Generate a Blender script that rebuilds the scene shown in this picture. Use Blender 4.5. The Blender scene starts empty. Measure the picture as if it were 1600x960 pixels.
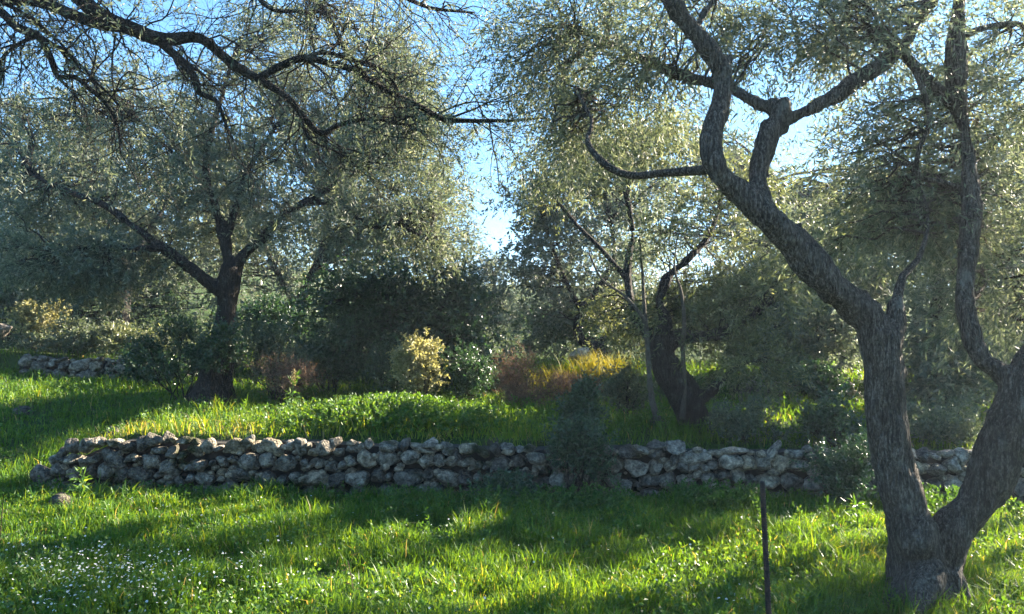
import bpy, math
import numpy as np
from mathutils import Vector

# ------------------------------------------------------------------ camera, sky, sun, exposure
SC = bpy.context.scene
COL = SC.collection
F = 1200.0                      # focal length in pixels of a 1600 px wide frame
EYE = np.array([0.0, 0.0, 1.75])
PITCH = math.atan(40 / 1200)
cam = bpy.data.cameras.new('camera'); cam_o = bpy.data.objects.new('camera', cam); COL.objects.link(cam_o)
cam.sensor_width = 36; cam.lens = 36 * F / 1600; cam.clip_end = 2000; cam.clip_start = 0.05
cam_o.location = EYE; cam_o.rotation_euler = (math.pi / 2 + PITCH, 0, 0)
SC.camera = cam_o

SUN_EL, SUN_AZ = math.radians(25), math.radians(60)
SUN = np.array([math.sin(SUN_AZ) * math.cos(SUN_EL), math.cos(SUN_AZ) * math.cos(SUN_EL), math.sin(SUN_EL)])
world = bpy.data.worlds.new('World'); SC.world = world; world.use_nodes = True
wn, wl = world.node_tree.nodes, world.node_tree.links
sky = wn.new('ShaderNodeTexSky'); sky.sky_type = 'NISHITA'; sky.sun_disc = False
sky.sun_elevation = SUN_EL; sky.sun_rotation = SUN_AZ
sky.air_density = 0.7; sky.dust_density = 0.0; sky.ozone_density = 3.4; sky.altitude = 300
hs = wn.new('ShaderNodeHueSaturation'); hs.inputs['Saturation'].default_value = 1.6
gm = wn.new('ShaderNodeGamma'); gm.inputs[1].default_value = 0.5
wl.new(sky.outputs[0], gm.inputs[0]); wl.new(gm.outputs[0], hs.inputs['Color']); wl.new(hs.outputs[0], wn['Background'].inputs[0])
wn['Background'].inputs[1].default_value = 0.11
sun = bpy.data.lights.new('sun', 'SUN'); sun.energy = 4.6; sun.angle = math.radians(0.5); sun.color = (1.0, 0.88, 0.70)
sun_o = bpy.data.objects.new('sun', sun); COL.objects.link(sun_o)
sun_o.rotation_euler = Vector(SUN).to_track_quat('Z', 'Y').to_euler()
SC.view_settings.view_transform = 'Standard'; SC.view_settings.look = 'None'
SC.view_settings.exposure = 3.1; SC.view_settings.gamma = 1.0
SC.view_settings.use_curve_mapping = False
cy = SC.cycles
cy.max_bounces = 7; cy.diffuse_bounces = 4; cy.glossy_bounces = 2; cy.transmission_bounces = 5
cy.transparent_max_bounces = 4; cy.caustics_reflective = False; cy.caustics_refractive = False
cy.use_denoising = True; cy.sample_clamp_indirect = 6.0

HAZE = 0.0009
# ------------------------------------------------------------------ helpers
def P(px, py, Y):
    """a point of the place at depth Y seen under the given direction"""
    dx, dz = (px - 800) / F, (480 - py) / F
    y = math.cos(PITCH) - dz * math.sin(PITCH); z = math.sin(PITCH) + dz * math.cos(PITCH)
    return EYE + np.array([dx, y, z]) * (Y / y)

def unit(a):
    return a / np.maximum(np.linalg.norm(a, axis=-1, keepdims=True), 1e-9)

def sstep(x, a, b):
    t = np.clip((x - a) / (b - a), 0, 1); return t * t * (3 - 2 * t)

def _h(i, j, k):
    n = (i.astype(np.int64) * 374761393 + j.astype(np.int64) * 668265263 + k.astype(np.int64) * 2147483647) & 0xFFFFFFFF
    n = ((n ^ (n >> 13)) * 1274126177) & 0xFFFFFFFF
    n = ((n ^ (n >> 16)) * 2246822519) & 0xFFFFFFFF
    return ((n ^ (n >> 15)) & 0xFFFFFF) / float(0xFFFFFF)

def noise(p):
    p = np.asarray(p, float); f = np.floor(p); i = f.astype(np.int64); t = p - f; t = t * t * (3 - 2 * t)
    r = 0
    for a in (0, 1):
        for b in (0, 1):
            for c in (0, 1):
                w = (t[..., 0] if a else 1 - t[..., 0]) * (t[..., 1] if b else 1 - t[..., 1]) * (t[..., 2] if c else 1 - t[..., 2])
                r = r + w * _h(i[..., 0] + a, i[..., 1] + b, i[..., 2] + c)
    return r * 2 - 1

def noise2(x, y, s, o=0.0):
    x = np.asarray(x, float); y = np.asarray(y, float)
    return noise(np.stack([x * s + o, y * s + o * 1.7, np.full_like(x, o) + 0.37], -1))

def mesh_of(name, V, polys, attr=None, smooth=False):
    """polys: list of (n,k) index arrays"""
    me = bpy.data.meshes.new(name)
    V = np.asarray(V, np.float32).reshape(-1, 3)
    me.vertices.add(len(V)); me.vertices.foreach_set('co', V.ravel())
    polys = [np.asarray(p, np.int32) for p in polys if len(p)]
    nl = sum(p.size for p in polys); nf = sum(len(p) for p in polys)
    me.loops.add(nl); me.polygons.add(nf)
    me.loops.foreach_set('vertex_index', np.concatenate([p.ravel() for p in polys]))
    tot = np.concatenate([np.full(len(p), p.shape[1], np.int32) for p in polys])
    st = np.concatenate([[0], np.cumsum(tot)[:-1]]).astype(np.int32)
    me.polygons.foreach_set('loop_start', st); me.polygons.foreach_set('loop_total', tot)
    me.polygons.foreach_set('use_smooth', np.full(nf, smooth))
    if attr is not None:
        a = me.attributes.new('rnd', 'FLOAT', 'FACE'); a.data.foreach_set('value', np.asarray(attr, np.float32))
    me.update(calc_edges=True)
    return me

def add(name, me, mat=None, parent=None, loc=None, **props):
    o = bpy.data.objects.new(name, me); COL.objects.link(o)
    if mat is not None and me is not None and not me.materials: me.materials.append(mat)
    if loc is not None: o.location = loc
    if parent is not None:
        o.parent = parent; o.location = (0, 0, 0) if loc is None else loc
    for k, v in props.items(): o[k] = v
    return o

def thing(name, loc, label, category, group=None):
    o = bpy.data.objects.new(name, None); COL.objects.link(o); o.location = loc
    o.empty_display_size = 0.2; o['label'] = label; o['category'] = category
    if group: o['group'] = group
    return o

# ------------------------------------------------------------------ materials
def new_mat(name):
    m = bpy.data.materials.new(name); m.use_nodes = True
    nt = m.node_tree; nt.nodes.clear()
    out = nt.nodes.new('ShaderNodeOutputMaterial')
    return m, nt, out

def ramp(nt, fac, stops):
    r = nt.nodes.new('ShaderNodeValToRGB'); e = r.color_ramp.elements
    while len(e) < len(stops): e.new(0.5)
    for el, (p, c) in zip(e, stops): el.position = p; el.color = (*c, 1)
    nt.links.new(fac, r.inputs[0]); return r.outputs[0]

def tex(nt, kind, scale, vec=None, **kw):
    n = nt.nodes.new(kind)
    n.inputs['Scale'].default_value = scale
    for k, v in kw.items():
        if k in n.inputs.keys(): n.inputs[k].default_value = v
    if vec is not None: nt.links.new(vec, n.inputs['Vector'])
    return n

def leaf_mat(name, stops, trans=0.4, tgain=(1.6, 1.8, 0.9), rough=0.45, spec=0.4):
    m, nt, out = new_mat(name); L = nt.links.new
    a = nt.nodes.new('ShaderNodeAttribute'); a.attribute_name = 'rnd'
    col = ramp(nt, a.outputs['Fac'], stops)
    b = nt.nodes.new('ShaderNodeBsdfPrincipled'); L(col, b.inputs['Base Color'])
    b.inputs['Roughness'].default_value = rough; b.inputs['Specular IOR Level'].default_value = spec
    mul = nt.nodes.new('ShaderNodeMix'); mul.data_type = 'RGBA'; mul.blend_type = 'MULTIPLY'; mul.inputs[0].default_value = 1
    L(col, mul.inputs[6]); mul.inputs[7].default_value = (*tgain, 1)
    t = nt.nodes.new('ShaderNodeBsdfTranslucent'); L(mul.outputs[2], t.inputs['Color'])
    mx = nt.nodes.new('ShaderNodeMixShader'); mx.inputs[0].default_value = trans
    L(b.outputs[0], mx.inputs[1]); L(t.outputs[0], mx.inputs[2]); L(mx.outputs[0], out.inputs[0])
    return m

OLIVE = leaf_mat('olive_leaf', [(0, (.062, .08, .055)), (.45, (.12, .142, .10)), (.75, (.215, .225, .17)), (1, (.32, .30, .2))], .40, (1.5, 1.55, 1.0), .5, .42)
OLIVE_FAR = leaf_mat('olive_leaf_distant', [(0, (.06, .08, .06)), (.45, (.112, .135, .105)), (.8, (.21, .22, .17)), (1, (.30, .28, .19))], .40, (1.5, 1.55, 1.05), .52, .4)
OLIVE_YEL = leaf_mat('olive_leaf_yellowish', [(0, (.06, .075, .035)), (.5, (.125, .14, .075)), (.8, (.21, .215, .125)), (1, (.31, .29, .17))], .40, (1.55, 1.55, .8), .4, .5)
EVER = leaf_mat('evergreen_leaf', [(0, (.022, .042, .023)), (.6, (.044, .077, .038)), (1, (.09, .12, .065))], .28, (1.5, 2.0, .9), .33, .6)
SILVER = leaf_mat('grey_green_shrub_leaf', [(0, (.055, .075, .05)), (.6, (.12, .14, .09)), (1, (.22, .23, .15))], .3, (1.5, 1.6, .8), .5, .4)
CREAM = leaf_mat('cream_shrub_leaf', [(0, (.15, .15, .065)), (.5, (.30, .285, .14)), (1, (.48, .45, .26))], .4, (1.3, 1.25, .75), .5, .4)
RUSSET = leaf_mat('russet_dry_shrub', [(0, (.09, .065, .05)), (.6, (.16, .115, .085)), (1, (.25, .18, .12))], .35, (1.4, 1.1, .8), .7, .2)
BROOM = leaf_mat('yellow_broom', [(0, (.12, .13, .02)), (.6, (.26, .24, .03)), (1, (.42, .34, .05))], .45, (1.4, 1.2, .4), .6, .3)
GRASS = leaf_mat('grass_blade', [(0, (.03, .08, .014)), (.45, (.06, .155, .018)), (.8, (.12, .21, .026)), (.93, (.18, .215, .05)), (1, (.25, .25, .14))], .5, (2.6, 1.75, .45), .45, .35)
COVER = leaf_mat('ground_cover_leaf', [(0, (.03, .085, .02)), (.6, (.065, .145, .03)), (1, (.14, .21, .05))], .45, (2.3, 1.8, .5), .45, .4)
DRYGRASS = leaf_mat('dry_grass', [(0, (.2, .16, .07)), (1, (.42, .36, .2))], .4, (1.3, 1.2, .8), .6, .3)

def bark_mat(name, dark, mid, light, scale=1.0, stretch=0.28):
    m, nt, out = new_mat(name); L = nt.links.new
    tc = nt.nodes.new('ShaderNodeTexCoord'); mp = nt.nodes.new('ShaderNodeMapping')
    L(tc.outputs['Object'], mp.inputs[0]); mp.inputs['Scale'].default_value = (1, 1, stretch)
    mp2 = nt.nodes.new('ShaderNodeMapping'); L(tc.outputs['Object'], mp2.inputs[0]); mp2.inputs['Scale'].default_value = (1, 1, stretch * .35)
    na = tex(nt, 'ShaderNodeTexNoise', 46 * scale, mp2.outputs[0], Detail=5.0, Roughness=.7)
    nb_ = tex(nt, 'ShaderNodeTexNoise', 85 * scale, mp.outputs[0], Detail=4.0, Roughness=.7)
    n1 = nt.nodes.new('ShaderNodeMix'); n1.inputs[0].default_value = .45; L(na.outputs[0], n1.inputs[2]); L(nb_.outputs[0], n1.inputs[3])
    v = tex(nt, 'ShaderNodeTexVoronoi', 34 * scale, mp2.outputs[0]); v.feature = 'DISTANCE_TO_EDGE'
    n2 = tex(nt, 'ShaderNodeTexNoise', 4.0, tc.outputs['Object'], Detail=4.0)
    n3 = tex(nt, 'ShaderNodeTexNoise', 6.0, tc.outputs['Object'], Detail=6.0, Roughness=.7)
    c1 = ramp(nt, n1.outputs[0], [(.36, dark), (.5, mid), (.64, light)])
    lich = ramp(nt, n3.outputs[0], [(.58, (0, 0, 0)), (.66, (1, 1, 1))])
    mx = nt.nodes.new('ShaderNodeMix'); mx.data_type = 'RGBA'
    sc = nt.nodes.new('ShaderNodeMath'); sc.operation = 'MULTIPLY'; sc.inputs[1].default_value = .4
    L(lich, sc.inputs[0]); L(sc.outputs[0], mx.inputs[0]); L(c1, mx.inputs[6]); mx.inputs[7].default_value = (.22, .22, .19, 1)
    m2 = nt.nodes.new('ShaderNodeMix'); m2.data_type = 'RGBA'; m2.blend_type = 'MULTIPLY'; m2.inputs[0].default_value = .7
    L(mx.outputs[2], m2.inputs[6]); L(ramp(nt, n2.outputs[0], [(.3, (.7, .68, .66)), (.7, (1.2, 1.2, 1.2))]), m2.inputs[7])
    b = nt.nodes.new('ShaderNodeBsdfPrincipled'); b.inputs['Roughness'].default_value = .9; b.inputs['Specular IOR Level'].default_value = .2
    L(m2.outputs[2], b.inputs['Base Color'])
    crk = ramp(nt, v.outputs['Distance'], [(0, (0, 0, 0)), (.18, (1, 1, 1))])
    ad = nt.nodes.new('ShaderNodeMath'); ad.operation = 'MULTIPLY_ADD'; L(n1.outputs[0], ad.inputs[0]); ad.inputs[1].default_value = 1.2; L(crk, ad.inputs[2])
    bp = nt.nodes.new('ShaderNodeBump'); bp.inputs['Strength'].default_value = .9; bp.inputs['Distance'].default_value = .022
    L(ad.outputs[0], bp.inputs['Height']); L(bp.outputs[0], b.inputs['Normal'])
    L(b.outputs[0], out.inputs[0]); return m

BARK = bark_mat('olive_bark', (.013, .010, .008), (.066, .055, .046), (.21, .188, .16), 1.3, .42)
BARK_DARK = bark_mat('dark_bark', (.010, .008, .007), (.032, .027, .023), (.09, .08, .07), 1.2, .42)
BARK_PALE = bark_mat('pale_sucker_bark', (.06, .052, .042), (.13, .115, .09), (.22, .2, .165), 2.2, .5)

def stone_mat(name, light, moss):
    m, nt, out = new_mat(name); L = nt.links.new
    tc = nt.nodes.new('ShaderNodeTexCoord'); oi = nt.nodes.new('ShaderNodeObjectInfo')
    va = nt.nodes.new('ShaderNodeVectorMath'); va.operation = 'MULTIPLY_ADD'
    L(oi.outputs['Random'], va.inputs[0]); va.inputs[1].default_value = (37, 91, 53)
    ge = nt.nodes.new('ShaderNodeNewGeometry'); L(ge.outputs['Position'], va.inputs[2])
    vec = va.outputs[0]
    n1 = tex(nt, 'ShaderNodeTexNoise', 13, vec, Detail=8.0, Roughness=.72)
    n2 = tex(nt, 'ShaderNodeTexNoise', 34, vec, Detail=5.0, Roughness=.7)
    v = tex(nt, 'ShaderNodeTexVoronoi', 42, vec)
    k = light
    c = ramp(nt, n1.outputs[0], [(.33, (.018 * k, .017 * k, .016 * k)), (.46, (.075 * k, .072 * k, .066 * k)), (.58, (.17 * k, .162 * k, .148 * k)), (.74, (.36 * k, .345 * k, .31 * k))])
    tone = ramp(nt, oi.outputs['Random'], [(0, (.52, .47, .42)), (.4, (.97, .9, .8)), (.8, (1.45, 1.34, 1.18)), (1, (1.6, 1.34, 1.0))])
    m1 = nt.nodes.new('ShaderNodeMix'); m1.data_type = 'RGBA'; m1.blend_type = 'MULTIPLY'; m1.inputs[0].default_value = 1
    L(c, m1.inputs[6]); L(tone, m1.inputs[7])
    n3 = tex(nt, 'ShaderNodeTexNoise', 3.2, ge.outputs['Position'], Detail=5.0)
    mm = ramp(nt, n3.outputs[0], [(.62 - moss, (0, 0, 0)), (.72 - moss, (1, 1, 1))])
    m2 = nt.nodes.new('ShaderNodeMix'); m2.data_type = 'RGBA'
    L(mm, m2.inputs[0]); L(m1.outputs[2], m2.inputs[6])
    L(ramp(nt, n2.outputs[0], [(.3, (.012, .014, .008)), (.7, (.06, .065, .025))]), m2.inputs[7])
    b = nt.nodes.new('ShaderNodeBsdfPrincipled'); b.inputs['Roughness'].default_value = .92; b.inputs['Specular IOR Level'].default_value = .2
    L(m2.outputs[2], b.inputs['Base Color'])
    ad = nt.nodes.new('ShaderNodeMath'); ad.operation = 'MULTIPLY_ADD'
    L(v.outputs['Distance'], ad.inputs[0]); ad.inputs[1].default_value = .8; L(n2.outputs[0], ad.inputs[2])
    bp = nt.nodes.new('ShaderNodeBump'); bp.inputs['Strength'].default_value = 1.0; bp.inputs['Distance'].default_value = .035
    L(ad.outputs[0], bp.inputs['Height']); L(bp.outputs[0], b.inputs['Normal']); L(b.outputs[0], out.inputs[0])
    return m

STONE = stone_mat('lichened_limestone', 1.45, .05)
STONE_PALE = stone_mat('pale_limestone', 1.8, -.1)
STONE_WHITE = stone_mat('whitish_limestone', 3.0, -.2)

def soil_mat():
    m, nt, out = new_mat('soil_and_moss'); L = nt.links.new
    ge = nt.nodes.new('ShaderNodeNewGeometry')
    n1 = tex(nt, 'ShaderNodeTexNoise', 2.2, ge.outputs['Position'], Detail=6.0)
    n2 = tex(nt, 'ShaderNodeTexNoise', 30, ge.outputs['Position'], Detail=5.0)
    c = ramp(nt, n1.outputs[0], [(.35, (.03, .045, .014)), (.55, (.045, .075, .018)), (.75, (.07, .06, .035))])
    b = nt.nodes.new('ShaderNodeBsdfPrincipled'); b.inputs['Roughness'].default_value = .95; b.inputs['Specular IOR Level'].default_value = .1
    L(c, b.inputs['Base Color'])
    bp = nt.nodes.new('ShaderNodeBump'); bp.inputs['Strength'].default_value = .8; bp.inputs['Distance'].default_value = .04
    L(n2.outputs[0], bp.inputs['Height']); L(bp.outputs[0], b.inputs['Normal']); L(b.outputs[0], out.inputs[0]); return m
SOIL = soil_mat()
def plain(name, c, rough=.95):
    m, nt, out = new_mat(name); n = tex(nt, 'ShaderNodeTexNoise', 25, nt.nodes.new('ShaderNodeNewGeometry').outputs['Position'], Detail=5.0)
    b = nt.nodes.new('ShaderNodeBsdfPrincipled'); b.inputs['Roughness'].default_value = rough
    nt.links.new(ramp(nt, n.outputs[0], [(.3, tuple(k * .5 for k in c)), (.7, tuple(k * 1.4 for k in c))]), b.inputs['Base Color']); nt.links.new(b.outputs[0], out.inputs[0]); return m
EARTH = plain('dark_earth', (.028, .023, .018))

# ------------------------------------------------------------------ terrain
WX0 = -5.36                                        # left end of the long wall
def wall_y(x): return 8.62 - 0.055 * (np.asarray(x, float) + 5.2)
def wall_h(x): return 0.575 - 0.012 * (np.asarray(x, float) + 5.2)
def t2_y(x): return 16.0 - 3.2 * sstep(np.asarray(x, float), -5.5, 3.0)

def ground_z(x, y):
    x = np.asarray(x, float); y = np.asarray(y, float)
    wy = wall_y(x)
    low = 0.05 * noise2(x, y, .45) + 0.02 * noise2(x, y, 1.7, 3.) + 0.02 * (y - 5)*0
    up = wall_h(x) + 0.018 * (y - wy) + 0.05 * noise2(x, y, .6, 9.) * sstep(y - wy, .3, 1.2)
    up = up + 0.17 * np.exp(-(((x + 1.5) / .9) ** 2 + ((y - 9.7) / .55) ** 2))
    m_in = sstep(y - wy, .22, .42)
    m_out = sstep(y, 7.6, 13.0)
    k = sstep(x, WX0 - .05, WX0 + 1.0)
    m = m_in * k + m_out * (1 - k)
    z = low * (1 - m) + up * m
    z = z + 0.42 * sstep(y - t2_y(x), -.05, .35)
    far = np.maximum(y - 18, 0)
    z = z + 0.075 * np.minimum(far, 60)
    z = z + 0.10 * np.maximum(-x - 9, 0) * sstep(y, 8, 20) * (x > -60) 
    return z

def spaced(a, b, d, lo, hi, n):
    mid = np.arange(a, b + d / 2, d)
    l = a - np.geomspace(.3, a - lo, n)[::-1]; r = b + np.geomspace(.3, hi - b, n)
    return np.concatenate([l, mid, r])
gx = spaced(-13, 10, .17, -300, 300, 26); gy = spaced(3, 19, .12, -120, 500, 26)
GX, GY = np.meshgrid(gx, gy); GZ = ground_z(GX, GY)
nx, ny = len(gx), len(gy)
ii = (np.arange(ny - 1)[:, None] * nx + np.arange(nx - 1)[None]).ravel()
ground = add('ground', mesh_of('ground', np.stack([GX, GY, GZ], -1).reshape(-1, 3), [np.stack([ii, ii + 1, ii + nx + 1, ii + nx], 1)], smooth=True), SOIL, kind='structure')

# ------------------------------------------------------------------ dry stone walls
R = np.random.default_rng(11)
def ico(sub):
    import bmesh
    bm = bmesh.new(); bmesh.ops.create_icosphere(bm, subdivisions=sub, radius=1)
    V = np.array([v.co[:] for v in bm.verts]); T = np.array([[v.index for v in f.verts] for f in bm.faces]); bm.free()
    return V, T
IV, IT = ico(3)
def stone_mesh(seed, boxy):
    r = np.random.default_rng(seed)
    V = IV.copy()
    p = 2 + boxy                                    # superellipsoid
    V = V / (np.sum(np.abs(V) ** p, axis=1, keepdims=True) ** (1 / p))
    for _ in range(14 if boxy > 1 else 9):           # worn planes
        n = unit(r.normal(size=3)); d = r.uniform(.62, .92)
        e = V @ n - d; V = V - np.maximum(e, 0)[:, None] * n * .85
    V = V * (1 + .13 * noise(V * 1.4 + seed * 3.1) + .09 * noise(V * 3.3 + seed) + .06 * noise(V * 7 + seed))[:, None]
    V = V / np.abs(V).max(0)
    return mesh_of('stone', V, [IT], smooth=True)
ROUND = [stone_mesh(100 + i, .5) for i in range(9)]
BOXY = [stone_mesh(200 + i, 2.2) for i in range(9)]
for i, me in enumerate(ROUND): me.materials.append(STONE)
for i, me in enumerate(BOXY): me.materials.append(STONE_PALE)

def stone_at(parent, org, c, size, boxy, me=None):
    me = me or (BOXY if boxy else ROUND)[R.integers(9)]
    o = bpy.data.objects.new('stone', me); COL.objects.link(o); o.parent = parent
    o.location = c - org
    o.rotation_euler = (R.normal(0, .22), R.normal(0, .30), R.uniform(-.3, .3) + (math.pi if R.random() < .5 else 0))
    o.scale = size
    return o

def build_wall(label, x0, x1, fy, fbase, ftop, sz, pale_from, crumble=0.0):
    c0 = np.array([(x0 + x1) / 2, float(fy((x0 + x1) / 2)), float(fbase((x0 + x1) / 2))])
    w = thing('dry_stone_wall', c0, label, 'stone wall')
    # earth and rubble core behind the face stones
    xs = np.arange(x0 - .05, x1 + .05, .1); rows = []
    for t, dy in ((0, .10), (.5, .13), (.93, .16), (.93, .42), (0, .5)):
        e = np.clip((xs - x0) / .9, .05, 1) if crumble else np.ones_like(xs)
        b = fbase(xs) - .08; z = b + (ftop(xs) - b) * t * (e ** .6)
        rows.append(np.stack([xs, fy(xs) + dy + .03 * noise2(xs, xs * 0 + t, 5.), z + .02 * noise2(xs, xs * 0 + t, 4., 7.)], 1))
    V = np.concatenate(rows) - c0; n = len(xs); q = []
    for k in range(4):
        a = np.arange(n - 1) + k * n; q.append(np.stack([a, a + 1, a + n + 1, a + n], 1))
    add('rubble_core', mesh_of('rubble_core', V, q), EARTH, w)
    small = []
    # courses whose bed wanders; every gap is left for a chink stone
    tops = {}
    cell = .05; N = int((x1 - x0) / cell) + 1; skyl = np.array([float(fbase(x0 + i * cell)) - .05 for i in range(N)])
    course = 0; count = 0
    while course < 9:
        x = x0 + R.uniform(0, .12); placed = 0
        while x < x1:
            ww = float(np.clip(R.lognormal(math.log(sz), .42), sz * .5, sz * 2.2))
            i0 = int((x - x0) / cell); i1 = min(N - 1, int((x + ww - x0) / cell))
            if i1 <= i0: break
            base = float(np.mean(skyl[i0:i1 + 1]))
            xm = x + ww / 2; top = float(ftop(xm)) + R.normal(0, .02)
            if crumble: top = float(fbase(xm)) + (top - float(fbase(xm))) * min(1, max(.12, (xm - x0 + .12) / crumble))
            room = top - base
            if room < .045: x += ww * .8; continue
            hh = ww * R.uniform(.55, .95)
            if room < hh * 1.35: hh = room + .01
            hh = min(hh, sz * 1.05)
            boxy = xm > pale_from + R.normal(0, .5)
            c = np.array([xm, float(fy(xm)) + R.normal(.02, .022), base + hh / 2])
            stone_at(w, c0, c, (ww / 2 * 1.16, R.uniform(.09, .14), hh / 2 * 1.27), boxy); count += 1
            skyl[i0:i1 + 1] = base + hh
            x += ww * .97; placed += 1
        course += 1
        if not placed: break
    # small chink stones between
    Vs, Ts, off = [], [], 0
    v1, t1 = ico(1)
    for _ in range(int((x1 - x0) * 40)):
        xm = R.uniform(x0 + .1, x1); hgt = float(ftop(xm) - fbase(xm)) * (min(1, (xm - x0) / crumble) if crumble else 1)
        c = np.array([xm, float(fy(xm)) - R.uniform(0.0, .05) + .02, float(fbase(xm)) + R.uniform(.02, max(.05, hgt))])
        s = R.uniform(.018, .05) * np.array([1.3, 1, .9])
        v = v1 * (1 + .25 * noise(v1 * 1.7 + _))[:, None] * s
        Vs.append(v + c - c0); Ts.append(t1 + off); off += len(v1)
    me = mesh_of('chink_stones', np.concatenate(Vs), [np.concatenate(Ts)], smooth=True)
    add('chink_stones', me, STONE, w, kind='stuff')
    return w, count

zlow = lambda x: ground_z(np.asarray(x, float), wall_y(x) - .2) - .04
w1, n1 = build_wall('long low dry stone terrace wall of rounded grey stones across the meadow', WX0 - .02, 6.3, wall_y, zlow, lambda x: wall_h(x) + .015 + .03 * noise2(x, np.asarray(x) * 0, 1.3), .149, .6, crumble=.6)
def w2y(x): return t2_y(x) - .12
w2, n2 = build_wall('short dark stone wall below the sunlit shrubs at the far left', -10.2, -6.6, w2y, lambda x: ground_z(np.asarray(x, float), w2y(x) - .2) - .03, lambda x: ground_z(np.asarray(x, float), w2y(x) - .2) + .43 + .03 * noise2(x, np.asarray(x) * 0, 2.), .25, 99)
w3, n3 = build_wall('small shaded stone wall half hidden behind the bent olive on the right', 3.7, 5.6, w2y, lambda x: ground_z(np.asarray(x, float), w2y(x) - .2) - .03, lambda x: ground_z(np.asarray(x, float), w2y(x) - .2) + .36 + .03 * noise2(x, np.asarray(x) * 0, 2.), .2, 99)
print('STONES', n1, n2, n3)

# ------------------------------------------------------------------ sunlit places: light shafts kept open between the crowns
LIT = []          # (point, radius): crowns have a gap towards the sun from here
def lit(px, py, Y, r): LIT.append((P(px, py, Y), r))
def g_at(px, Y, dz=0.0):
    x = (px - 800) / F * Y; return np.array([x, Y, float(ground_z(x, Y)) + dz])
for px, Y, r in ((40, 7.6, .6), (160, 7.5, .6), (270, 7.3, .5), (60, 6.9, .5), (400, 6.9, .35), (640, 6.4, .35),
                 (1330, 6.3, .5), (1270, 6.2, .4), (1140, 5.7, .4), (1560, 6.6, .6), (1040, 5.3, .35),
                 (620, 5.2, .45), (460, 5.4, .3), (800, 5.0, .3)):
    LIT.append((g_at(px, Y, .1), r))
for px, Y, r in ((200, 9.6, .35), (300, 9.3, .35), (400, 9.3, .35), (500, 9.4, .4), (590, 9.7, .4), (660, 9.8, .3), (745, 10.2, .25), (800, 10.3, .22), (1200, 10.6, .4)):
    LIT.append((g_at(px, Y, .12), r))
lit(660, 560, 12.3, .42); lit(690, 590, 12.3, .3)
lit(880, 575, 13.2, .3); lit(940, 572, 13.2, .33)
lit(60, 490, 17, .7); lit(150, 520, 16.6, .5); lit(215, 525, 16.4, .5)
LITC = np.array([c for c, r in LIT]); LITR = np.array([r for c, r in LIT])
def shaded_ok(p):
    """False for foliage that would stand in one of the open light shafts"""
    keep = np.ones(len(p), bool)
    for c, r in LIT:
        v = p - c; t = v @ SUN; d = np.linalg.norm(v - t[:, None] * SUN, axis=1)
        keep &= ~((t > .9) & (d < r))
    return keep

# ------------------------------------------------------------------ branches and leaves
def tubes(paths, radii, sides, rng, cap=False):
    """paths (N,K,3), radii (N,K) -> verts, quads"""
    N, K, _ = paths.shape
    T = np.empty_like(paths); T[:, 1:-1] = paths[:, 2:] - paths[:, :-2]; T[:, 0] = paths[:, 1] - paths[:, 0]; T[:, -1] = paths[:, -1] - paths[:, -2]
    T = unit(T)
    ref = unit(np.cross(unit(paths[:, -1] - paths[:, 0]), unit(rng.normal(size=(N, 3)))))[:, None]
    U = unit(np.cross(T, np.broadcast_to(ref, T.shape))); W = np.cross(T, U)
    a = np.arange(sides) / sides * 2 * math.pi
    V = paths[:, :, None] + radii[:, :, None, None] * (U[:, :, None] * np.cos(a)[None, None, :, None] + W[:, :, None] * np.sin(a)[None, None, :, None])
    k = np.arange(K - 1); s = np.arange(sides); s2 = (s + 1) % sides
    q = np.stack([k[:, None] * sides + s, k[:, None] * sides + s2, (k[:, None] + 1) * sides + s2, (k[:, None] + 1) * sides + s], -1).reshape(-1, 4)
    Q = (np.arange(N)[:, None, None] * K * sides + q[None]).reshape(-1, 4)
    return V.reshape(-1, 3), Q

def catmull(pts, step):
    pts = np.asarray(pts, float)
    if len(pts) == 2: pts = np.array([pts[0], (pts[0] + pts[1]) / 2, pts[1]])
    e = np.concatenate([[2 * pts[0] - pts[1]], pts, [2 * pts[-1] - pts[-2]]]); out = []
    for i in range(1, len(e) - 2):
        p0, p1, p2, p3 = e[i - 1:i + 3]; n = max(2, int(np.linalg.norm((p2 - p1)[:3]) / step))
        t = (np.arange(n) / n)[:, None]
        out.append(.5 * (2 * p1 + (p2 - p0) * t + (2 * p0 - 5 * p1 + 4 * p2 - p3) * t ** 2 + (3 * p1 - p0 - 3 * p2 + p3) * t ** 3))
    return np.concatenate(out + [pts[-1:]])

def skeleton(limbs, step=.06):
    """limbs: list of [(px,py,Y,width_px)...] -> list of (n,4) arrays x,y,z,r"""
    out = []
    for L in limbs:
        a = np.array([np.append(P(px, py, Y), w * .5 * Y / F) for px, py, Y, w in L])
        c = catmull(a, step); c[:, 3] = np.maximum(c[:, 3], .004); out.append(c)
    return out

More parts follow.
